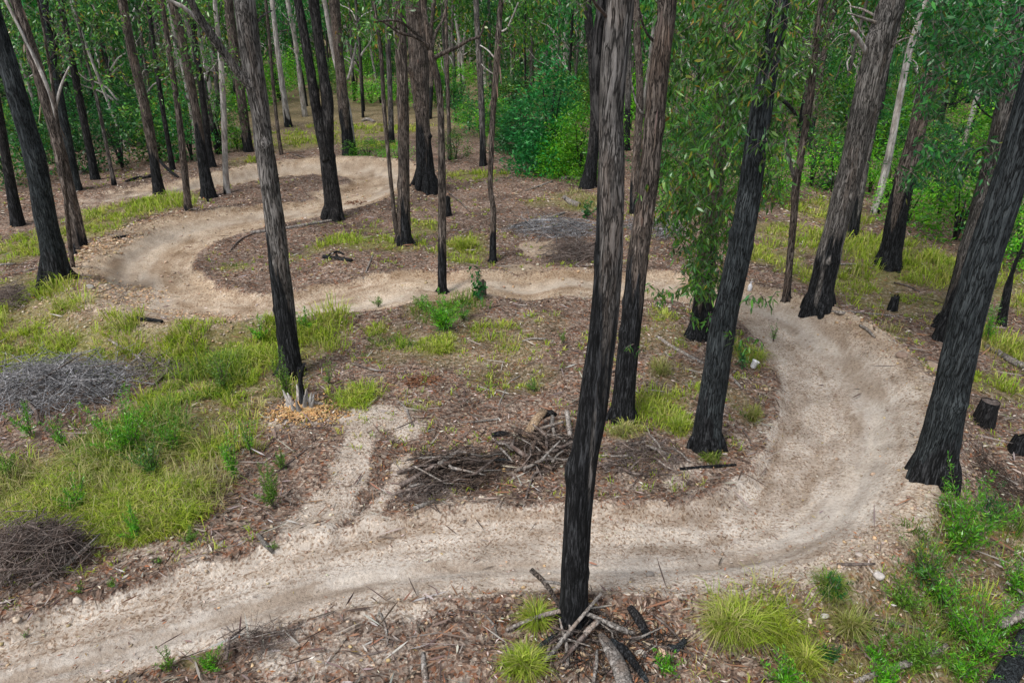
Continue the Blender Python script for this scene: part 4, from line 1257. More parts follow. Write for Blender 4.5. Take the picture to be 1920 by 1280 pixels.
def build_background():
    g = np.random.default_rng(77)
    tm = [far_trunk_mesh(i) for i in range(12)]
    bm_ = [branch_mesh(i) for i in range(5)]
    crowns = [crown_mesh('crown', 200 + i, .12, 60, 1700, 'tall', OLIVE if i % 3 else DEEP, .35, wr=.34) for i in range(6)]
    placed = []
    words = {'grey': 'grey', 'brown': 'brown', 'pale': 'pale', 'dark': 'dark'}

    def near_mark(px):
        marks = [(60, 'bluish-dark trunk'), (120, 'peeling-bark gum'), (262, 'leaning dark-footed gum'), (370, 'black-footed gum'), (415, 'pale slim trunk'), (490, 'forked-limb gum'),
                 (600, 'twin-stemmed gum'), (650, 'white-barked slim gum'), (745, 'brown stringy-barked gum'), (790, 'massive flared gum'), (835, 'crooked-limbed gum'),
                 (902, 'slim black-footed gum'), (925, 'orange-barked sapling'), (1030, 'emerald conical wattle'), (1145, 'main charred trunk'), (1225, 'second foreground gum'),
                 (1345, 'leaf-draped gum'), (1420, 'dark leaning gum'), (1510, 'slim brown crooked sapling'), (1610, 'thick grey leaning gum'), (1715, 'grassy-slope gum'), (1860, 'rough dark gum')]
        m = min(marks, key=lambda q: abs(q[0] - px))
        return ('just left of the ' if px < m[0] else 'just right of the ') + m[1]
    def zone(px):
        return 'left of the forked-limb gum' if px < 470 else ('behind the twin-stemmed gum' if px < 720 else ('behind the far litter clearing' if px < 1120 else ('behind the hanging leaves' if px < 1500 else 'at the upper right')))
    tries = 0
    while len(placed) < 280 and tries < 6000:
        tries += 1
        y = 38 + 62 * g.random() ** 1.1
        x = (g.random() * 2 - 1) * (y * .84 + 2)
        if any((x - a) ** 2 + (y - b) ** 2 < (1.3 + .018 * y) ** 2 for a, b in placed): continue
        z = float(H(x, y)[0])
        dep = y * FW[1] + (z - CAMH) * FW[2]
        px = 960 + x / dep * F
        if y < 52 and 450 < px < 1120: continue     # open ground up to the clearing's far side
        if abs(float(trail_s(x, y)[0][0])) < 1.8: continue
        placed.append((x, y))
        me, kind = tm[g.integers(12)]
        s = .45 + .75 * g.random() ** 1.5
        size = 'thin' if s < .65 else ('slender' if s < .9 else 'stout')
        lab = f"{size} {words[kind]} gum in the {'nearer' if y < 60 else 'farthest'} distant stand {near_mark(px)}"
        r = empty('background_tree', (x, y, z), lab, 'tree', lab.replace(' gum in', ' gums in'))
        o = put('trunk', me, r, (0, 0, 0), (s, s, 1), g.random() * 6)
        o.rotation_euler = (g.normal() * .035, g.normal() * .04, g.random() * 6)
        if g.random() < .6:
            w = 1.4 + 1.5 * g.random()
            put('crown', crowns[g.integers(6)], r, (0, 0, 3.2 + 4.0 * g.random()), (w, w, 5.0 + 3.5 * g.random()), g.random() * 6)
        if g.random() < .85:
            for q in range(int(g.integers(2, 6))):
                put('branch', bm_[g.integers(5)], r, (0, 0, 2.5 + 4.5 * g.random()), (1, 1, 1), g.random() * 6)
    # understory shrubs and small trees
    sh_d = [crown_mesh('leaves', 300 + i, .12, 40, 1800, 'dome', DEEP, -.1, wr=.34) for i in range(4)]
    sh_b = [crown_mesh('leaves', 310 + i, .12, 40, 1800, 'dome', BRIGHT, -.2, wr=.30) for i in range(4)]
    sh_o = [crown_mesh('leaves', 320 + i, .12, 40, 1800, 'dome', OLIVE, -.1, wr=.34) for i in range(3)]
    sm = MB()
    for i in range(5):
        a = i * 1.26
        Q = resample(np.array([[0, 0, -.1, .03], [math.cos(a) * .12, math.sin(a) * .12, .4, .025], [math.cos(a) * .3, math.sin(a) * .3, .8, .012]]), .2)
        V, f = tube(Q[:, :3], Q[:, 3], 5, .05, i); sm.add(V, f)
    sm = sm.mesh('stems', M['dark'])

    def shrub(x, y, w, h, ms, label, grp, name='shrub', cat='shrub'):
        z = float(H(x, y)[0])
        r = empty(name, (x, y, z), label, cat, grp)
        put('leaves', ms[g.integers(len(ms))], r, (0, 0, .05), (w, w, h), g.random() * 6)
        put('stems', sm, r, (0, 0, 0), (w * .8, w * .8, h * .8), g.random() * 6)
    n = 0
    for i in range(900):
        y = 33 + 60 * g.random()
        x = (g.random() * 2 - 1) * (y * .84 + 2)
        z = float(H(x, y)[0]); dep = y * FW[1] + (z - CAMH) * FW[2]
        px = 960 + x / dep * F
        if abs(float(trail_s(x, y)[0][0])) < 2.2: continue
        if px < 440:
            if y < 37: continue
            p, ms, lab = .7, sh_d if g.random() < .75 else sh_o, 'dark green shrub in the thicket at the left of the far stand'
        elif px < 720:
            if y < 56: continue
            p, ms, lab = .35, sh_o if g.random() < .6 else sh_b, 'mid green shrub in the undergrowth behind the twin-stemmed gum'
        elif px < 920:
            if y < 50: continue
            p, ms, lab = .4, sh_b if g.random() < .6 else sh_d, 'light green shrub under the trees behind the crooked-limbed gum'
        elif px < 1120:
            if y < 42: continue
            p, ms, lab = .6, sh_d if g.random() < .5 else sh_o, 'green shrub in the thicket beyond the litter clearing'
        elif px < 1560:
            p, ms, lab = .4, sh_b if g.random() < .5 else sh_d, 'green shrub low behind the hanging leaves'
        else:
            p, ms, lab = .55, sh_b if g.random() < .6 else sh_d, 'leafy shrub on the slope at the upper right'
        if g.random() > p: continue
        n += 1
        if n > 290: break
        w = 1.0 + 1.5 * g.random(); hh = 1.4 + 2.8 * g.random()
        cw = 'dark green' if ms is sh_d else ('bright green' if ms is sh_b else 'olive')
        lab = f"{'tall' if hh > 2.8 else 'low'} {cw} shrub {'near' if y < 50 else ('midway' if y < 64 else 'deep')} in undergrowth {near_mark(px)}"
        shrub(x, y, w, hh, ms, lab, lab.replace(' shrub ', ' shrubs ', 1))
    return sh_d, sh_b, sh_o, sm, shrub


sh_d, sh_b, sh_o, stemmesh, shrub = build_background()


def place_shrub(px, py, wpx, top_py, ms, label, cat='shrub', name='shrub', stems=True, rz=0.0, asp=None):
    b = at(px, py)
    d = depth(b)
    w = wpx * .5 / F * d
    top = on_plane(px, top_py, b[1])
    h = max(.2, top[2] - b[2])
    r = empty(name, b, label, cat)
    put('leaves', ms, r, (0, 0, .02), (w, w, h), rz, 3.4 if ms in (cone_e, cone_b) else None)
    if stems: put('stems', stemmesh, r, (0, 0, 0), (w * .8, w * .8, h * .8), rz)
    return r


cone_e = crown_mesh('leaves', 401, .12, 150, 6500, 'cone', EMER, .0, wr=.30, asp=3.4)
cone_b = crown_mesh('leaves', 402, .12, 130, 5500, 'cone', BRIGHT, -.1, wr=.28, asp=3.4)
place_shrub(1030, 322, 150, 72, cone_e, 'tall emerald conical young wattle at the far end of the litter clearing', 'tree', 'young_wattle')
place_shrub(1085, 335, 105, 168, cone_b, 'bright lime young wattle just left of the main charred trunk', 'tree', 'young_wattle')
place_shrub(1048, 325, 90, 200, cone_b, 'small lime wattle in front of the emerald conical one', 'tree', 'young_wattle', rz=2)
place_shrub(975, 282, 110, 170, cone_e, 'low dark emerald bush left of the conical wattle', rz=1)
place_shrub(1005, 300, 80, 215, cone_e, 'small emerald bush at the foot of the conical wattle', rz=4)
place_shrub(925, 258, 70, 180, sh_b[0], 'lime bush behind the orange-barked crooked sapling')
place_shrub(880, 245, 60, 190, sh_b[1], 'lime bush behind the slim straight black-footed gum')
place_shrub(1430, 380, 130, 260, sh_b[2], 'bright bush low between the hanging leaves and slim sapling')
place_shrub(1520, 350, 120, 230, sh_d[0], 'dark bush behind the thick grey leaning gum on its left')
place_shrub(1660, 380, 90, 270, sh_b[3], 'bright green bush between the grey leaning gum and grassy-slope gum')
place_shrub(1790, 450, 200, 300, sh_b[0], 'largest bright green bush on the right slope', rz=1)
place_shrub(1760, 400, 130, 270, sh_b[1], 'bright bush behind the largest one on the right slope', rz=2)
place_shrub(1870, 470, 130, 330, sh_d[1], 'dark green bush beside the thick right-hand trunk')
place_shrub(1720, 360, 120, 230, sh_d[2], 'deep green bush near the top of the right slope')
place_shrub(1240, 350, 110, 240, sh_d[3], 'deep green bush behind the second foreground trunk')
place_shrub(1140, 300, 60, 190, sh_b[2], 'lime bush seen just behind the main charred trunk', rz=1)
place_shrub(1330, 400, 130, 260, sh_o[0], 'olive bush under the hanging leaves')
place_shrub(1385, 330, 100, 190, sh_d[0], 'dark green bush beyond the leaning dark gum', rz=3)
place_shrub(690, 300, 90, 262, sh_b[3], 'low lime bush by the top of the hairpin berm', rz=3)
place_shrub(745, 310, 60, 265, sh_b[1], 'low lime bush left of the massive flared gum', rz=5)
place_shrub(855, 300, 60, 240, sh_o[1], 'olive bush right of the massive flared gum')
place_shrub(445, 280, 60, 225, sh_b[0], 'small bright bush just left of the forked-limb gum', rz=5)
for i, (x, y, w, t) in enumerate([(60, 330, 150, 190), (140, 325, 130, 180), (230, 315, 140, 190), (300, 300, 120, 180), (360, 300, 110, 170), (20, 350, 120, 230), (420, 285, 90, 170)]):
    place_shrub(x, y, w, t, sh_d[i % 4] if i % 3 else sh_o[i % 3],
                ('widest dark thicket bush behind the bluish-dark trunk', 'dark bush behind the peeling-bark gum', 'olive thicket bush right of the black-footed thicket gum',
                 'dark thicket bush behind the leaning dark-footed gum', 'dark thicket bush left of the black-footed gum', 'dark bush at the extreme left above the grass',
                 'olive bush behind the pale slim trunk')[i], rz=i)

place_shrub(1850, 430, 150, 320, sh_b[2], 'bright leafy bush between the largest slope bush and the right edge', rz=3)
place_shrub(1905, 500, 120, 400, sh_b[3], 'bright bush at the right edge above the grass', rz=4)
place_shrub(1700, 420, 120, 330, sh_b[0], 'low bright bush just left of the largest slope bush', rz=5)
place_shrub(1630, 360, 110, 270, sh_b[1], 'small bright bush behind the thick grey leaning gum on its right', rz=1)
place_shrub(1560, 360, 120, 260, sh_b[2], 'bright bush beyond the slope grass left of the grey leaning gum', rz=2)
place_shrub(1460, 370, 110, 280, sh_b[3], 'bright bush just left of the slim brown crooked sapling', rz=3)
place_shrub(1280, 360, 110, 270, sh_b[1], 'bright bush behind the lower hanging leaves', rz=4)

# the forest that closes the view
def build_far_forest():
    g = np.random.default_rng(91)
    mb = MB()
    nc = 560
    y = 88 + 70 * g.random(nc)
    x = (g.random(nc) * 2 - 1) * (y * .95)
    zb = H(x, y)
    c = np.stack([x, y, zb + .5 + 9.5 * g.random(nc) ** 1.5], 1)
    n = 60000
    I = g.integers(0, nc, n)
    P = c[I] + g.normal(size=(n, 3)) * [2.3, 2.3, 1.5]
    D = rand_dirs(n, g) + np.array([0, 0, -.4])
    tint = (1 + .45 * (g.random(nc) * 2 - 1))[I][:, None]
    ln = .55 + .5 * g.random(n)
    leaves(mb, P, D, ln, ln * .4, pal(n, OLIVE[0], OLIVE[1], .2, g) * tint, .2, False, g)
    o = mb.obj('distant_foliage', M['leaff'], smooth=False)
    tag(o, 'mass of olive eucalyptus foliage closing the view behind the stand', 'distant forest', None, 'stuff')
    mb = MB()
    for i in range(420):
        y = 85 + 60 * g.random(); x = (g.random() * 2 - 1) * y * .9
        z = float(H(x, y)[0])
        r = .12 + .22 * g.random()
        lx, ly = g.normal() * .6, g.normal() * .6
        Q = np.array([[x, y, z - .5], [x + lx * .4, y, z + 7], [x + lx, y + ly, z + 22]])
        V, f = tube(Q, np.array([r * 1.2, r, r * .6]), 7, .05, i, False)
        mb.add(V, f)
    o = mb.obj('distant_trunks', M['pale'])
    tag(o, 'many pale distant trunks far back in the forest', 'distant trunks', None, 'stuff')


build_far_forest()


# ------------------------------------------------------------------ fallen wood
def log_px(name, pts, mat, label, cat='log', char=0.0, lift=.5, sides=10, group=None, rough=.12, squash=1.0):
    """pts (px, py, width px[, extra height])"""
    C = []
    for p in pts:
        b = at(p[0], p[1])
        r = p[2] * .5 / F * depth(b)
        b[2] += r * lift + (p[3] if len(p) > 3 else 0)
        C.append([*b, r])
    C = np.array(C)
    Q = resample(C, max(.06, np.mean(C[:, 3]) * 1.5))
    V, f = tube(Q[:, :3], Q[:, 3], sides, rough, int(pts[0][0]) % 97, True, 0, squash)
    k = np.full(len(V), char, float)
    if 0 < char < 1: k = sst(.3, .7, fbm(V[:, 0] * 4, V[:, 1] * 4, V[:, 2] * 4, 2, 4) + char - .5)
    mb = MB(); mb.add(V, f, None, k)
    o = mb.obj(name, M[mat], origin=C[0, :3])
    tag(o, label, cat, group)
    return o


log_px('fallen_pole', [(470, 438, 7), (530, 430, 6), (590, 420, 6), (648, 410, 4)], 'wood', 'long pale fallen pole lying behind the forked-limb gum')
log_px('charred_log', [(607, 484, 9), (635, 487, 9), (660, 491, 8)], 'dark', 'short charred log left of centre inside the left bend', char=.7)
log_px('charred_stick', [(615, 480, 4), (632, 473, 5), (645, 478, 4)], 'dark', 'stubby burnt stick lying on the short charred log', 'stick', char=.9)
log_px('charred_log', [(245, 598, 6), (270, 600, 9), (305, 604, 7)], 'dark', 'burnt log at the outer lower rim of the left bend', char=.8)
log_px('charred_stick', [(208, 448, 4), (225, 446, 5), (242, 442, 4)], 'dark', 'thin burnt stick beside the trail near the peeling-bark gum', 'stick', char=.8)
log_px('fallen_pole', [(965, 425, 5), (1000, 418, 6), (1035, 408, 6), (1058, 400, 5)], 'wood', 'pale pole lying above the grey brush heap right of centre', char=.15)
log_px('charred_stick', [(963, 427, 8), (982, 422, 8), (1000, 418, 5)], 'dark', 'blackened end piece beside the pale pole above the grey brush', 'stick', char=.9)
log_px('log', [(1058, 372, 9), (1070, 382, 12), (1086, 388, 12)], 'wood', 'short thick weathered log in dry grass left of the main charred trunk', char=.3)
log_px('log', [(1050, 335, 5), (1070, 336, 9), (1092, 338, 8)], 'wood', 'small grey log at the edge of the bright wattles', char=.35)
log_px('log', [(1088, 352, 7), (1102, 354, 8), (1115, 352, 6)], 'wood', 'pale log chunk at the foot of the half-hidden black-footed gum')
log_px('fallen_branch', [(1232, 632, 6), (1258, 650, 7), (1290, 668, 7), (1318, 682, 6)], 'wood', 'pale grey fallen branch between the second and dark leaning gum')
log_px('fallen_branch', [(1360, 700, 6), (1378, 715, 6), (1392, 730, 4)], 'wood', 'short pale stick just right of the dark leaning gum')
log_px('log', [(1848, 650, 9), (1875, 666, 12), (1905, 684, 14), (1935, 694, 14)], 'wood', 'pale weathered log on the grass at the right edge')
log_px('fallen_branch', [(1540, 500, 5), (1600, 497, 4), (1640, 505, 3)], 'wood', 'thin grey fallen branch left of the grassy-slope gum', lift=1)
log_px('fallen_branch', [(1612, 612, 5), (1625, 620, 6), (1640, 634, 4)], 'wood', 'short pale branch lying on the rim of the right bend', lift=1)
log_px('fallen_branch', [(1560, 585, 5), (1580, 590, 7), (1592, 588, 5)], 'wood', 'grey root end behind the rim right of the grey leaning gum', char=.2)
log_px('log', [(236, 342, 5), (258, 336, 7), (278, 334, 6), (300, 322, 4, .15)], 'dark', 'forked dark log on the ground by the leaning dark-footed gum', char=.9)
log_px('log', [(303, 322, 6, .5), (318, 328, 6, .2), (335, 334, 5)], 'dark', 'dark propped log right of the leaning dark-footed gum', char=.7)
log_px('log', [(150, 326, 8), (168, 322, 9)], 'wood', 'grey log at the foot of the grey gum at left')
log_px('log', [(680, 228, 6), (690, 226, 8), (702, 230, 6)], 'wood', 'bright pale log far back behind the white-barked gum')
log_px('fallen_branch', [(0, 498, 5), (15, 497, 6), (30, 496, 4)], 'wood', 'pale stick at the left margin below the grass')
log_px('fallen_branch', [(484, 1004, 9), (496, 1020, 10), (512, 1036, 8)], 'wood', 'short pale splintered branch beside the lower left trail')
log_px('fallen_branch', [(205, 640, 5), (225, 652, 6), (248, 662, 5), (252, 672, 4)], 'wood', 'pale forked stick in grass above the grey brush heap', lift=1.5)
log_px('fallen_branch', [(280, 728, 5), (300, 715, 6), (312, 700, 5), (322, 672, 4)], 'brush', 'bent grey-brown branch in grass right of the grey brush heap', lift=1.5)
log_px('fallen_branch', [(745, 752, 4), (760, 765, 5), (768, 785, 6), (775, 800, 4)], 'wood', 'curved thin grey stick on the bare soil beside the litter')
log_px('fallen_branch', [(935, 760, 4), (945, 738, 4), (955, 718, 4), (975, 705, 3)], 'wood', 'thin bent stick on the litter in the middle')
log_px('fallen_branch', [(505, 895, 4), (540, 870, 4), (575, 842, 4)], 'brush', 'thin brown stick pointing towards the splintered stump')
# centre pile
log_px('split_log', [(985, 832, 16, .12), (1003, 812, 20, .2), (1020, 796, 16, .26)], 'splint', 'split log with pale yellow inner wood on the central brush pile', squash=.6)
log_px('log', [(1015, 798, 12, .16), (1030, 792, 14, .18), (1042, 790, 8, .12)], 'dark', 'dark brown log end behind the split log')
log_px('fallen_branch', [(1012, 818, 6, .15), (1035, 814, 6, .18), (1055, 808, 5, .18)], 'wood', 'pale stick on the central pile right of the split log')
log_px('fallen_branch', [(1062, 796, 10, .25), (1066, 815, 10, .15), (1070, 838, 9, .05)], 'wood', 'upright pale slab leaning beside the main charred trunk')
log_px('log', [(922, 818, 9), (940, 815, 12), (955, 817, 8)], 'dark', 'dark hollow log at the top of the central brush pile', char=.6)
log_px('fallen_branch', [(768, 915, 8, .02), (810, 903, 7, .05), (850, 896, 7, .08), (895, 892, 5, .08)], 'wood', 'long pale branch along the lower side of the central brush pile')
log_px('fallen_branch', [(775, 955, 9), (795, 948, 9), (815, 940, 7)], 'wood', 'pale stub at the lower left end of the central brush')
log_px('fallen_branch', [(745, 925, 6), (770, 918, 8), (800, 912, 6)], 'wood', 'grey branch piece at the left end of the central brush')
log_px('fallen_branch', [(938, 852, 5, .12), (950, 862, 5, .1), (962, 872, 4, .05)], 'wood', 'short pale peg stuck on the central brush')
log_px('charred_stick', [(928, 869, 6, .05), (945, 869, 7, .06), (960, 870, 6, .04)], 'teal', 'blue-black burnt stick in the central brush', 'stick', char=.4)
log_px('fallen_branch', [(986, 935, 4), (995, 905, 5), (1005, 893, 5, .05), (1030, 890, 4, .05)], 'brush', 'bent brown branch below the central brush pile', lift=1.2)
log_px('fallen_branch', [(1075, 872, 4), (1100, 880, 4), (1140, 870, 3)], 'brush', 'brown stick crossing behind the main charred trunk', lift=1.2)
# pile at the foot of the main tree
log_px('fallen_branch', [(948, 1188, 7, .05), (990, 1178, 8, .12), (1040, 1172, 9, .2), (1080, 1172, 9, .22), (1130, 1184, 9, .16), (1160, 1192, 12, .1), (1188, 1194, 9, .04)],
       'wood', 'long curved pale branch lying across the foot of the main charred trunk', char=.12)
log_px('charred_log', [(1010, 1218, 14), (1035, 1205, 22), (1062, 1192, 18)], 'teal', 'fat blue-black burnt log left under the curved pale branch', char=.35)
log_px('split_log', [(1125, 1205, 14, .12), (1140, 1228, 26, .1), (1160, 1262, 34, .06), (1172, 1300, 34, .02)], 'wood', 'large grey split log with blackened edges at the bottom of the picture', char=.12, squash=.5)
log_px('charred_log', [(1145, 1212, 12, .08), (1170, 1232, 18, .08), (1190, 1256, 16, .06), (1215, 1282, 10)], 'teal', 'black burnt slab right of the large grey split log', char=.5)
log_px('charred_log', [(1180, 1148, 14, .06), (1196, 1170, 20, .06), (1215, 1200, 14, .02)], 'dark', 'charred slab with pale edge right of the main trunk foot', char=.5)
log_px('fallen_branch', [(995, 1112, 10, .35), (1020, 1128, 10, .3), (1040, 1146, 8, .2), (1056, 1166, 6, .1)], 'brown', 'brown broken branch leaning on the left side of the main trunk foot')
log_px('fallen_branch', [(1018, 1128, 7, .32), (1055, 1136, 6, .32), (1062, 1160, 6, .25), (1068, 1195, 5, .1)], 'wood', 'thin bent grey branch hanging down before the main trunk foot')
log_px('fallen_branch', [(985, 1278, 6, .05), (1030, 1242, 8, .1), (1065, 1210, 8, .2), (1095, 1180, 7, .26), (1125, 1148, 6, .3)], 'wood', 'diagonal grey branch crossing under the curved pale one')
log_px('fallen_branch', [(1095, 1208, 12, .15), (1110, 1198, 12, .2), (1122, 1190, 9, .22)], 'wood', 'stubby pale block of wood under the curved branch')
log_px('fallen_branch', [(1052, 1248, 8, .05), (1075, 1226, 10, .1), (1098, 1208, 10, .15)], 'brush', 'rough brown branch below the stubby pale block')
log_px('fallen_branch', [(1112, 1285, 7, .05), (1118, 1255, 7, .1), (1120, 1232, 6, .12), (1148, 1240, 5, .12)], 'wood', 'small hooked pale stick left of the grey split log')
log_px('charred_log', [(1252, 1212, 12), (1270, 1222, 20), (1284, 1200, 12)], 'teal', 'burnt black stump chunk at lower right of the trunk debris', char=.5)
log_px('fallen_branch', [(1205, 1140, 4), (1250, 1180, 5, .05), (1300, 1230, 4)], 'brush', 'thin brown twiggy branch among the debris right of the trunk')
# lower right
log_px('fallen_branch', [(1600, 1282, 12), (1660, 1262, 13, .05), (1720, 1248, 15, .08), (1770, 1225, 14, .1)], 'wood', 'long grey branch half hidden in grass along the bottom right', char=.15)
log_px('charred_log', [(1860, 1320, 44, .1), (1890, 1270, 42, .15), (1915, 1225, 40, .2), (1945, 1180, 38, .25)], 'teal', 'thick dark fallen log in the bottom right corner', 'log', char=.25)
log_px('fallen_branch', [(1858, 1210, 16, .3), (1890, 1198, 20, .35), (1930, 1175, 20, .4)], 'wood', 'stout grey branch above the corner log')
log_px('fallen_branch', [(1630, 1160, 6), (1680, 1172, 7), (1720, 1180, 6), (1765, 1192, 4)], 'brush', 'brown stick lying through the green growth at lower right', lift=1.3)
log_px('fallen_branch', [(1635, 1172, 4), (1652, 1195, 5), (1672, 1215, 4)], 'wood', 'thin pale stick pointing down at lower right', lift=1.3)
log_px('fallen_branch', [(1568, 1060, 5), (1600, 1060, 6), (1640, 1058, 4)], 'brush', 'dark stick beside the pale stones at the lower right trail edge', lift=1.2)
log_px('fallen_branch', [(1275, 880, 6), (1330, 876, 7), (1380, 872, 5)], 'dark', 'dark stick on the ground below the dark leaning gum', char=.8)
log_px('fallen_branch', [(1880, 1115, 6, .2), (1900, 1130, 6, .2), (1925, 1150, 5, .2)], 'wood', 'pale thin branch near the right edge above the corner log')
log_px('fallen_branch', [(800, 1290, 12), (795, 1255, 12), (793, 1225, 8)], 'wood', 'flat pale bark strip at the bottom left of centre')
log_px('fallen_branch', [(905, 1150, 4), (925, 1170, 5), (932, 1195, 4)], 'wood', 'thin curved grey stick left of the round tussocks')


# stumps
def stump(px, py, w, top_py, mat, label, char=.9, lob=.5, jag=.1, cat='stump'):
    b = at(px, py)
    d = depth(b)
    r = w * .5 / F * d
    h = on_plane(px, top_py, b[1])[2] - b[2]
    Q = resample(np.array([[0, 0, -.1, r * 1.05], [0, 0, h * .5, r * .92], [r * .1, 0, h, r * .85]]), max(.03, h / 8))
    V, f = tube(Q[:, :3] + b, Q[:, 3], 14, .12, int(px) % 50, True, lob)
    up = sst(h * .7, h, V[:, 2] - b[2])
    V[:, 2] += up * (vn(V[:, 0] * 22, V[:, 1] * 22, 0, 3) - .4) * jag * 2
    root = empty('stump', b, label, cat)
    mb = MB(); mb.add(V[:-2], [f[0]], None, np.full(len(V) - 2, char))
    mb.obj('bark', M[mat], root)
    # the cut or broken top, set a little inside
    ring = V[-2 - 14:-2]
    c = ring.mean(0) - [0, 0, jag * .4]
    mb = MB()
    a = np.arange(14)
    inn = c + (ring - ring.mean(0)) * .97 - [0, 0, .003]
    mb.add(np.vstack([inn, c]), [np.stack([a, (a + 1) % 14, np.full(14, 14)], 1)], None, np.full(15, char * .7))
    mb.obj('top', M['brush'], root)
    return root


stump(905, 556, 16, 526, 'brown', 'small brown stump with leafy sapling beside it at the trail edge', .3, .2)
stump(840, 405, 12, 370, 'dark', 'thin black burnt stump behind the crooked-limbed gum', 1)
stump(1842, 795, 38, 752, 'dark', 'round dark stump on the litter right of the very thick trunk', .5, .2, .03)
stump(1906, 848, 28, 818, 'dark', 'charred stump at the right edge below the round one', .8)
stump(1672, 582, 14, 558, 'dark', 'small black stump in the grass behind the right bend', 1)
stump(1765, 636, 26, 598, 'dark', 'jagged black stump at the foot of the rough dark gum', 1, .6, .35)
stump(632, 485, 5, 478, 'dark', 'tiny burnt stub beside the short charred log', 1)
stump(390, 1148 - 770, 5, 352, 'dark', 'thin burnt stake standing beside the black-footed gum', 1, .1)

# splintered stump with orange mound left of centre
def splintered():
    b = at(566, 768)
    r = empty('splintered_stump', b, 'splintered pale stump with a black upright stem on an orange soil mound', 'stump')
    mb = MB()
    g = np.random.default_rng(4)
    for i in range(13):
        a = i / 13 * 6.283 + g.normal() * .2
        rr = .06 + .13 * g.random()
        h = .14 + .26 * g.random()
        p0 = b + [math.cos(a) * rr, math.sin(a) * rr, -.06]
        p1 = b + [math.cos(a) * rr * 1.9, math.sin(a) * rr * 1.9, h]
        Q = resample(np.array([[*p0, .07], [*((p0 + p1) / 2), .05], [*p1, .010]]), .06)
        V, f = tube(Q[:, :3], Q[:, 3], 5, .2, i); mb.add(V, f)
    mb.obj('splinters', M['pale'], r)
    mb = MB()
    P = [(566, 758, 11), (566, 735, 11), (563, 712, 9), (568, 690, 6), (571, 680, 4)]
    m2, _ = trunk_px(P, b[1], None, .06, 8, char=(9, .1), lob=0, top=None, seed=3)
    m2.obj('stem', M['dark'], r)
    m2, _ = trunk_px([(563, 714, 6), (560, 700, 5), (558, 688, 3)], b[1], None, .06, 6, char=(9, .1), lob=0, top=None, seed=3)
    m2.obj('stem', M['dark'], r)
    for q, (dx, dy) in enumerate(((.45, .05), (-.35, .0))):
        Q = resample(np.array([[*(b + [0, 0, .02]), .05], [*(b + [dx * .6, dy, .12]), .04], [*(b + [dx, dy * 2, .02]), .02]]), .06)
        V, f = tube(Q[:, :3], Q[:, 3], 7, .15, q); mb = MB(); mb.add(V, f); mb.obj('root', M['wood'], r)
    # mound of crumbled orange soil around it
    n = 1500
    a = g.random(n) * 6.283; rr = g.normal(size=n) * .5
    x = b[0] + .12 + np.cos(a) * rr * .9; y = b[1] - .12 + np.sin(a) * rr * .5
    z = H(x, y) + .13 * np.exp(-((x - b[0]) ** 2 + (y - b[1]) ** 2) / .16)
    V, F_ = rock_arrays(n, g, np.stack([x, y, z], 1), .014 + .024 * g.random(n))
    mb = MB(); mb.add(V, [F_], np.repeat(pal(n, [(.46, .27, .10), (.52, .36, .19), (.34, .19, .08)], None, .2, g), 8, axis=0))
    m = mb.obj('soil_mound', M['stone'], smooth=False)
    tag(m, 'crumbled orange soil heaped around the splintered stump', 'soil mound', None, 'stuff')


splintered()


# rocks
def rock(px, py, w, label, col=(.40, .36, .33), seed=1):
    b = at(px, py); r = w * .5 / F * depth(b)
    g = np.random.default_rng(seed)
    n1, n2 = 10, 14
    th = np.linspace(0, np.pi, n1)[:, None]; ph = np.linspace(0, 2 * np.pi, n2, endpoint=False)[None, :]
    d = np.stack([np.sin(th) * np.cos(ph), np.sin(th) * np.sin(ph), np.cos(th) * np.ones_like(ph)], -1).reshape(-1, 3)
    nn = rand_dirs(9, g); cut = .62 + .2 * g.random(9)
    k = np.min(np.where(d @ nn.T > .05, cut[None] / np.maximum(d @ nn.T, .05), 1.3), axis=1)
    V = d * np.minimum(k, 1.05)[:, None] * [r, r * .8, r * .62] + b + [0, 0, r * .25]
    i = np.arange(n1 - 1)[:, None]; j = np.arange(n2)[None, :]
    f = np.stack([i * n2 + j, (i + 1) * n2 + j, (i + 1) * n2 + (j + 1) % n2, i * n2 + (j + 1) % n2], -1).reshape(-1, 4)
    mb = MB(); mb.add(V, [f], col)
    o = mb.obj('rock', M['stone'], origin=b, smooth=False)
    tag(o, label, 'rock')


rock(1645, 1080, 26, 'largest pale rock at the lower right trail edge', (.5, .46, .43), 1)
rock(1545, 1155, 18, 'rounded pale rock between the grass clumps at lower right', (.48, .46, .43), 2)
rock(1610, 1042, 16, 'pale angular rock above the largest one at lower right', (.46, .40, .35), 3)
rock(1218, 1078, 17, 'lone grey stone on the trail right of the main charred trunk', (.22, .20, .18), 4)
rock(1200, 1228, 26, 'round pale stone beside the black burnt slab', (.42, .38, .33), 5)
rock(944, 881, 12, 'small orange stone in the central brush pile', (.55, .36, .16), 6)
rock(1636, 890, 0.1 + 12, 'small tan stone on the outer rim of the right bend', (.45, .33, .24), 7)
rock(1745, 690, 34, 'tan earth boulder on the rim near the very thick trunk', (.36, .27, .20), 8)
rock(1690, 668, 22, 'small brown boulder left of the tan earth boulder', (.24, .17, .13), 9)
rock(145, 1128, 20, 'pale round rock by the lower left brush heap', (.52, .45, .38), 10)
rock(32, 1162, 18, 'pale rock at the far left edge of the trail', (.52, .42, .32), 11)
rock(575, 968, 12, 'small cream stone beside the lower left green plant', (.55, .48, .40), 12)
rock(170, 540, 18, 'grey rock on the outer rim of the left bend', (.38, .35, .32), 13)
rock(132, 543, 14, 'smaller tan rock left of the grey rim rock', (.42, .33, .24), 14)
rock(1367, 826, 14, 'reddish stone right of the dark leaning gum foot', (.42, .28, .2), 15)
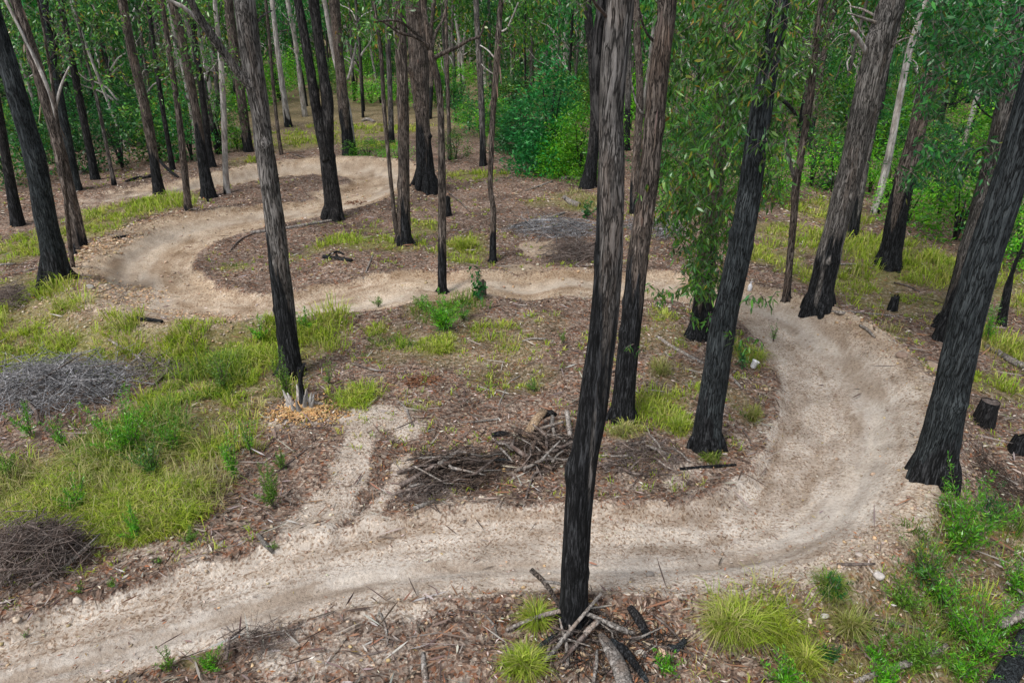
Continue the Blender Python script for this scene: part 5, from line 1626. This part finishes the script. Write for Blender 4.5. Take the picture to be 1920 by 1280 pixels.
rock(1436, 730, 10, 'small orange stone inside the right bend', (.45, .32, .2), 16)


# white litter
def cup(px, py, w, hpx, label, name, tilt):
    b = at(px, py); d = depth(b); r = w * .5 / F * d; h = hpx / F * d
    n = 16
    th = np.linspace(0, 2 * np.pi, n, endpoint=False)
    prof = [(0, 0), (.72, 0), (.75, .02), (1, .97), (1.06, 1), (1.0, .99), (.93, .96), (.68, .05), (0, .05)] if name == 'bucket' else \
           [(0, 0), (.9, 0), (1, .05), (1, .55), (.6, .75), (.35, .8), (.35, .92), (.42, .93), (.42, 1), (0, 1)]
    V = np.array([[p * r * math.cos(t), p * r * math.sin(t), q * h] for p, q in prof for t in th])
    c, s = math.cos(tilt), math.sin(tilt)
    V = np.stack([V[:, 0] * c + V[:, 2] * s, V[:, 1], -V[:, 0] * s + V[:, 2] * c], 1) + b + [0, 0, r * math.sin(abs(tilt)) * .7]
    m = len(prof)
    i = np.arange(m - 1)[:, None]; j = np.arange(n)[None, :]
    f = np.stack([i * n + j, i * n + (j + 1) % n, (i + 1) * n + (j + 1) % n, (i + 1) * n + j], -1).reshape(-1, 4)
    mb = MB(); mb.add(V, [f])
    o = mb.obj(name, M['white'], origin=b)
    tag(o, label, name)


cup(1411, 690, 14, 14, 'small white plastic bucket tilted on the grass inside the right bend', 'bucket', .35)
cup(1405, 545, 8, 17, 'little white bottle standing at the far rim of the trail', 'bottle', .05)


# ------------------------------------------------------------------ brush heaps
def brush(name, px, py, rx, ry, hgt, n, label, mat='brush', lens=(.5, 1.3), thick=.006, sticks=10, seed=0, flow=None):
    g = np.random.default_rng(600 + seed)
    (cx, cy, ex, ey) = ell(px, py, rx, ry)
    b = np.array([cx, cy, float(H(cx, cy)[0])])
    root = empty(name, b, label, 'brush pile')

    def one(mb, big):
        t = g.random() * 6.283; r = math.sqrt(g.random()) * .95
        x = cx + ex * r * math.cos(t); y = cy + ey * r * math.sin(t)
        a = g.random() * 6.283 if flow is None else flow + g.normal() * .45
        ln = lens[0] + (lens[1] - lens[0]) * g.random()
        z = float(hz(x, y)) + hgt * (.15 + 1.0 - r * r) * g.random() * (.4 + 1.2 * float(vn(x * 2.2, y * 2.2, 0, seed)))
        el = g.normal() * .30
        d = np.array([math.cos(a), math.sin(a), el]); sd2 = np.array([-math.sin(a), math.cos(a), 0])
        p0 = np.array([x, y, z]) - d * ln / 2; p2 = p0 + d * ln
        pm = (p0 + p2) / 2 + sd2 * g.normal() * ln * .18 + [0, 0, .10 * ln]
        for p in (p0, pm, p2): p[2] = max(p[2], float(hz(p[0], p[1])) + .01)
        r0 = thick * (.5 + 1.3 * g.random() ** 2) * (3.2 if big else 1)
        Q = np.array([[*p0, r0], [*((p0 + pm) / 2 + sd2 * g.normal() * ln * .02), r0 * .9], [*pm, r0 * .8], [*p2, r0 * .35]])
        V, f = tube(Q[:, :3], Q[:, 3], 7 if big else 3, .1 if big else 0, 0, big)
        mb.add(V, f)
    # cheap local plane for heights
    gx = np.array([cx - ex, cx + ex, cx, cx, cx]); gy = np.array([cy, cy, cy - ey, cy + ey, cy])
    gh = H(gx, gy)
    sx = (gh[1] - gh[0]) / (2 * ex); sy = (gh[3] - gh[2]) / (2 * ey)
    hz = lambda x, y: gh[4] + sx * (x - cx) + sy * (y - cy)
    mb = MB()
    for i in range(n): one(mb, False)
    o = mb.obj('twigs', M[mat], root)
    o['kind'] = 'stuff'
    for i in range(sticks):
        mb = MB(); one(mb, True); mb.obj('stick', M['wood' if i % 4 == 0 else ('brush' if i % 2 else mat)], root)
    return root


M['greytwig'] = bark_mat('grey_twigs', (.13, .13, .135), (.28, .28, .29), (.45, .45, .46), (.2, .15, .12), .2, 25, .3, .5)
M['redtwig'] = bark_mat('brown_twigs', (.03, .022, .018), (.10, .076, .062), (.22, .18, .15), (.14, .08, .05), .4, 25, .3, .5)
brush('brush_pile', 95, 725, 140, 46, .55, 900, 'wide silvery grey brush heap in the grass at left', 'greytwig', (.2, 1.5), .007, 14, 1)
brush('brush_pile', 60, 1060, 100, 58, .5, 800, 'tangled brown-grey brush heap at the lower left edge', 'brush', (.15, .8), .006, 16, 2)
brush('brush_pile', 860, 880, 70, 30, .25, 210, 'flattened dark twig bundle on the central pile', 'redtwig', (.4, 1.1), .008, 34, 3, .2)
brush('brush_pile', 1010, 838, 76, 32, .25, 170, 'loose brown branch tangle left of the main charred trunk', 'redtwig', (.3, .9), .009, 46, 4)
brush('brush_pile', 1200, 865, 80, 32, .18, 150, 'brown dead fern and twig heap right of the main charred trunk', 'brush', (.2, .7), .007, 22, 5)
brush('brush_pile', 1040, 432, 80, 14, .22, 230, 'low grey brush heap below the pale pole right of centre', 'greytwig', (.6, 1.8), .010, 5, 6)
brush('brush_pile', 1080, 470, 60, 18, .25, 240, 'sparse brown branch scatter left of the main trunk beyond the trail', 'brush', (.5, 1.3), .010, 12, 7)
brush('brush_pile', 1230, 430, 50, 20, .25, 150, 'grey brush heap behind the second foreground trunk', 'greytwig', (.6, 1.6), .010, 5, 8)
brush('brush_pile', 20, 570, 40, 22, .3, 300, 'small grey-brown brush heap at the left margin', 'brush', (.4, 1.0), .007, 4, 9)
brush('brush_pile', 480, 1210, 70, 36, .07, 110, 'thin dark twig scatter on the ground at bottom left', 'brush', (.2, .6), .004, 6, 10)
brush('brush_pile', 1140, 1230, 120, 60, .10, 200, 'bark strips and sticks heaped around the foot of the main trunk', 'brown', (.2, .6), .006, 26, 11)
brush('brush_pile', 800, 925, 50, 24, .10, 110, 'light scatter of pale twigs at the left end of the central brush', 'brush', (.3, .7), .005, 9, 12)
brush('brush_pile', 1880, 930, 60, 70, .2, 260, 'brown dry twigs over litter at the right edge below the stump', 'redtwig', (.3, .9), .005, 6, 13)
brush('brush_pile', 290, 690, 50, 22, .16, 110, 'small heap of pale grey sticks in the left grass', 'wood', (.3, .8), .007, 6, 14)


# ------------------------------------------------------------------ single tussocks and plants
def tussock(px, py, w, h, label, kind=0, n=320, seed=0, name='grass_tussock', cat='grass tussock'):
    g = np.random.default_rng(900 + seed)
    b = at(px, py); d = depth(b)
    R = w * .5 / F * d
    mb = MB()
    m = 7
    a = g.random(m) * 6.283; rr = g.random(m) * R * .35
    rr = rr * (1 + .9 * g.random(m))
    P = b + np.stack([np.cos(a) * rr, np.sin(a) * rr, np.full(m, -.02)], 1)
    blades(mb, P, R * (.14 + .3 * g.random(m)), h * (.55 + .7 * g.random(m)), n // m, kind, g, .0022 + .0003 * d, 1.0)
    blades(mb, P, R * .3, h * 1.15, max(4, n // m // 9), 1, g, .002 + .0002 * d, 1.0)
    blades(mb, P, R * .55, h * .4, n // m // 2, 1, g, .0025 + .0003 * d, .5)
    o = mb.obj(name, M['grass'], origin=b, smooth=False)
    tag(o, label, cat)


for i, t in enumerate([(1000, 1165, 70, .30, 'yellow-green tussock touching the left side of the main trunk foot', 0, 700),
                       (980, 1250, 96, .30, 'round bright tussock at the bottom edge left of the debris', 0, 1100),
                       (1375, 1175, 130, .38, 'largest yellow-green tussock at the lower right trail edge', 0, 1500),
                       (1455, 1190, 80, .34, 'smaller tussock right beside the largest lower right one', 0, 700),
                       (1590, 1185, 70, .34, 'yellowish tussock beyond the rounded pale rock', 1, 500),
                       (1500, 1250, 80, .32, 'tussock at the bottom edge below the smaller tussock', 0, 600),
                       (1555, 1110, 70, .32, 'dark green strappy clump beside the lower right trail edge', 2, 500),
                       (665, 745, 66, .24, 'round lime tussock beside the bare soil patch', 0, 700),
                       (1240, 700, 40, .26, 'straw-yellow tussock between the second and leaning gum', 1, 300),
                       (1225, 770, 80, .26, 'lime tussock right of the second foreground gum foot', 0, 500),
                       (1275, 802, 66, .26, 'lime tussock left of the dark leaning gum foot', 0, 500),
                       (1172, 812, 66, .22, 'dull tussock below the second foreground gum', 1, 400),
                       (1405, 672, 50, .34, 'pale green tussock beside the white bucket', 0, 400),
                       (1410, 785, 24, .26, 'small orange-yellow tussock inside the right bend', 1, 200),
                       (870, 465, 70, .5, 'broad pale tussock left of the orange-barked sapling', 0, 500),
                       (1330, 860, 44, .2, 'fresh green clump at the dark leaning gum foot', 2, 300),
                       (1780, 960, 50, .3, 'green clump at the foot of the very thick right trunk', 2, 300)]):
    tussock(*t[:5], kind=t[5], n=t[6], seed=i)


def plant(px, py, w, top_py, label, cols, n=500, seed=0, leaf=.05, up=.9, wr=.2, name='seedling', cat='seedling', nst=7):
    """leafy or feathery young plant: stems with short leaves all along"""
    g = np.random.default_rng(950 + seed)
    b = at(px, py); d = depth(b)
    R = w * .5 / F * d
    h = on_plane(px, top_py, b[1])[2] - b[2]
    root = empty(name, b, label, cat)
    st = MB(); lv = MB()
    for i in range(nst):
        a = i / nst * 6.283 + g.normal() * .4; k = (.25 + 1.0 * g.random()) if i else .1
        hh = h * (.35 + .6 * g.random()) if i else h
        tip = b + [math.cos(a) * R * k, math.sin(a) * R * k, hh]
        md = b + [math.cos(a) * R * k * .35, math.sin(a) * R * k * .35, hh * .5]
        Q = resample(np.array([[*b, .006 + .004 * h], [*md, .005], [*tip, .002]]), h / 6)
        V, f = tube(Q[:, :3], Q[:, 3], 4, 0, 0, False); st.add(V, f)
        m = max(8, n // nst)
        t = .15 + .85 * g.random(m) ** .8
        P = np.stack([np.interp(t, [0, .5, 1], [b[q], md[q], tip[q]]) for q in range(3)], 1)
        P += g.normal(size=(m, 3)) * R * .13 * (1.15 - t)[:, None]
        D = rand_dirs(m, g) + np.array([0, 0, up])
        ln = leaf * (.6 + .8 * g.random(m)) * (1.25 - .6 * t)
        leaves(lv, P, D, ln, ln * wr, pal(m, cols[0], cols[1], .2, g), .2, False, g)
    lv.obj('leaves', M['leaf'], root, False)
    st.obj('stems', M['brush'], root)
    return root


GLOW = ([(.12, .28, .02), (.17, .34, .03), (.08, .20, .02), (.20, .32, .06)], [5, 4, 4, 2])
plant(512, 950, 60, 862, 'bright green feathery plant beside the lower left trail', GLOW, 1100, 1, .06)
plant(530, 880, 40, 835, 'smaller green feathery plant behind the bright one at lower left', GLOW, 500, 2, .05)
plant(440, 900, 60, 800, 'upright green shrublet in the dry grass left of the bare soil', BRIGHT, 900, 3, .06)
plant(470, 850, 36, 780, 'thin green shrublet behind the upright one', BRIGHT, 500, 4, .05)
plant(540, 745, 44, 650, 'lime feathery seedling at the foot of the forked-limb gum', GLOW, 700, 5, .07)
plant(618, 720, 36, 665, 'lime seedling on the litter right of the forked-limb gum', GLOW, 350, 6, .05)
plant(575, 620, 40, 575, 'green shrublet right behind the forked-limb gum', BRIGHT, 400, 7, .08)
plant(490, 640, 40, 590, 'green shrublet left of the forked-limb gum', BRIGHT, 400, 8, .08)
plant(250, 860, 120, 735, 'largest green bush in the dry grass at left', BRIGHT, 2600, 9, .07, nst=16)
plant(330, 850, 70, 770, 'green bush right of the largest left bush', BRIGHT, 900, 10, .06, nst=9)
plant(22, 900, 60, 825, 'fresh green seedling at the left edge under the silvery brush', GLOW, 700, 11, .06)
plant(60, 820, 70, 750, 'green shrublet in front of the silvery brush heap', BRIGHT, 700, 12, .06)
plant(120, 840, 50, 780, 'second green shrublet before the silvery brush heap', BRIGHT, 500, 13, .06)
plant(260, 1015, 50, 940, 'dark green plant at the lower edge of the dry grass', BRIGHT, 600, 14, .06)
plant(360, 1015, 44, 985, 'bright low plant at the lower right corner of the dry grass', GLOW, 400, 15, .05)
plant(830, 620, 110, 548, 'wide green bush at the foot of the crooked-limbed gum', BRIGHT, 1800, 16, .09, nst=16)
plant(790, 580, 60, 552, 'low green bush left of the crooked-limbed gum foot', GLOW, 600, 17, .07)
plant(897, 560, 36, 500, 'broad-leaved dark green sapling beside the small brown stump', DEEP, 160, 18, .14, .1, .45, nst=5)
plant(1056, 645, 18, 618, 'tiny lime seedling on the litter in the middle', GLOW, 150, 19, .06, nst=4)
plant(1000, 735, 26, 708, 'small round lime plant on the central litter', GLOW, 260, 20, .05)
plant(710, 575, 40, 555, 'low green plant at the trail edge left of centre', GLOW, 300, 21, .06)
plant(1100, 410, 30, 370, 'dark leafy sapling left of the main charred trunk beyond the trail', DEEP, 220, 22, .12, .3, .4)
plant(1120, 300, 36, 230, 'small leafy sapling against the half-hidden black-footed gum', DEEP, 260, 23, .13, .3, .4)
plant(1790, 1040, 150, 880, 'tall feathery green shrub at the foot of the very thick right trunk', BRIGHT, 2600, 24, .07, nst=22, name='shrub', cat='shrub')
plant(1730, 1090, 150, 1010, 'low spreading feathery shrub left of the tall one at lower right', OLIVE, 1300, 25, .06, nst=20, name='shrub', cat='shrub')
plant(1835, 1240, 150, 1110, 'feathery green shrub left of the corner log', BRIGHT, 1600, 26, .06, nst=20, name='shrub', cat='shrub')
plant(1720, 1255, 110, 1190, 'bright spiky green plant above the long grey branch', GLOW, 1300, 27, .07, nst=14)
plant(1640, 1240, 80, 1200, 'small green plant left of the bright spiky one', BRIGHT, 700, 28, .05)
plant(1555, 1240, 50, 1210, 'dark leafy plant among the bottom right grass', DEEP, 300, 29, .06)
plant(1560, 1125, 70, 1085, 'dark green plant at the trail edge above the rounded pale rock', DEEP, 500, 30, .07)
plant(1900, 1120, 90, 1030, 'green shrub at the right edge above the stout grey branch', BRIGHT, 1200, 31, .06, nst=12, name='shrub', cat='shrub')
plant(1390, 690, 30, 640, 'leafy green seedling beside the dark leaning gum', DEEP, 160, 32, .09, .3, .3)
plant(320, 1255, 50, 1215, 'yellow-green seedling at the bottom left edge', GLOW, 300, 33, .05)
plant(395, 1255, 60, 1222, 'dull green seedling at the bottom left beside the yellow-green one', BRIGHT, 400, 34, .05)
plant(212, 1100, 34, 1086, 'tiny vivid green herb at the lower left trail edge', GLOW, 160, 35, .04)
plant(150, 1112, 30, 1094, 'vivid green herb beside the pale round rock', GLOW, 140, 36, .04)
plant(50, 1195, 18, 1184, 'vivid green herb on the trail at the left edge', GLOW, 60, 37, .035)
plant(300, 1055, 26, 1044, 'small green herb on pebbly ground left of the splintered branch', GLOW, 90, 38, .04)
plant(515, 1030, 30, 1015, 'green herb behind the short pale splintered branch', GLOW, 120, 39, .04)
plant(1450, 640, 26, 600, 'thin green seedling by the rim inside the right bend', BRIGHT, 120, 40, .06)
plant(375, 700, 16, 600, 'bare thin upright dead stalk in the left grass', OLIVE, 24, 41, .05, nst=2)
plant(1850, 640, 60, 560, 'dark green shrublet right of the very thick trunk', BRIGHT, 500, 42, .08)

for i, t in enumerate([(1760, 1140, 120, 1050, 'spreading green fern-like shrub between the tall shrub and the bright spiky plant', BRIGHT, 900),
                       (1690, 1140, 80, 1080, 'small ferny shrub left of the spreading fern-like one', GLOW, 900),
                       (1880, 1200, 110, 1110, 'bright ferny growth just above the thick corner log', BRIGHT, 750),
                       (1790, 1200, 100, 1130, 'green ferny shrub behind the long grey branch', BRIGHT, 700),
                       (1800, 1270, 120, 1210, 'low bright ferny plant at the bottom edge near the corner log', BRIGHT, 750),
                       (1660, 1290, 100, 1240, 'low green plant at the bottom edge under the long branch', BRIGHT, 900),
                       (1470, 1280, 90, 1235, 'low green clump at the bottom edge right of the debris', BRIGHT, 700),
                       (1850, 980, 80, 900, 'sparse dark green shrub right of the tall feathery one', DEEP, 700),
                       (1245, 1260, 60, 1225, 'green leafy clump at the bottom edge beside the burnt chunk', BRIGHT, 400),
                       (290, 900, 90, 810, 'olive bush in the middle of the tall dry grass', OLIVE, 1300),
                       (150, 960, 70, 890, 'green sprig in the dry grass above the lower left heap', BRIGHT, 700),
                       (420, 730, 60, 660, 'light green shrublet in the grass between bend and silvery heap', GLOW, 700),
                       (870, 600, 60, 560, 'low olive bush just right of the wide green bush', OLIVE, 500)]):
    plant(*t[:6], t[6], 60 + i, .065, nst=14, name='shrub', cat='shrub')

g9 = np.random.default_rng(321)
lk = [(455, 455, 'inside the left loop'), (690, 500, 'below the charred log'), (860, 380, 'right of the burnt stump'), (1010, 350, 'on the far litter clearing'), (590, 300, 'inside the hairpin'),
      (340, 330, 'between the dark-footed gums'), (1090, 500, 'beyond the trail by the main trunk'), (1640, 590, 'on the slope past the right rim'), (1700, 540, 'in the bright slope grass'),
      (900, 790, 'above the central brush pile'), (700, 690, 'left of the central litter'), (1000, 640, 'on the middle litter'), (1400, 820, 'inside the right bend'), 
      (720, 1180, 'on the litter at bottom centre'), (1150, 700, 'behind the main charred trunk'), (80, 500, 'behind the left edge grass'), (500, 320, 'left of the hairpin berm'), (1880, 960, 'on the litter at the right edge')]
for i, (x, y, w) in enumerate(lk):
    a = g9.random() * 3.14
    ln = (26 + 34 * g9.random()) * (.6 + y / 1400)
    dx, dy = math.cos(a) * ln, math.sin(a) * ln * .4
    log_px('fallen_branch', [(x - dx, y - dy, 2.2 + y / 400), (x + g9.normal() * 4, y + g9.normal() * 2, 2.6 + y / 380), (x + dx, y + dy, 1.4 + y / 600)], 'wood' if i % 2 else 'brush',
           ('thin pale fallen stick ' if i % 2 else 'thin brown fallen stick ') + w, lift=1.0, sides=6)
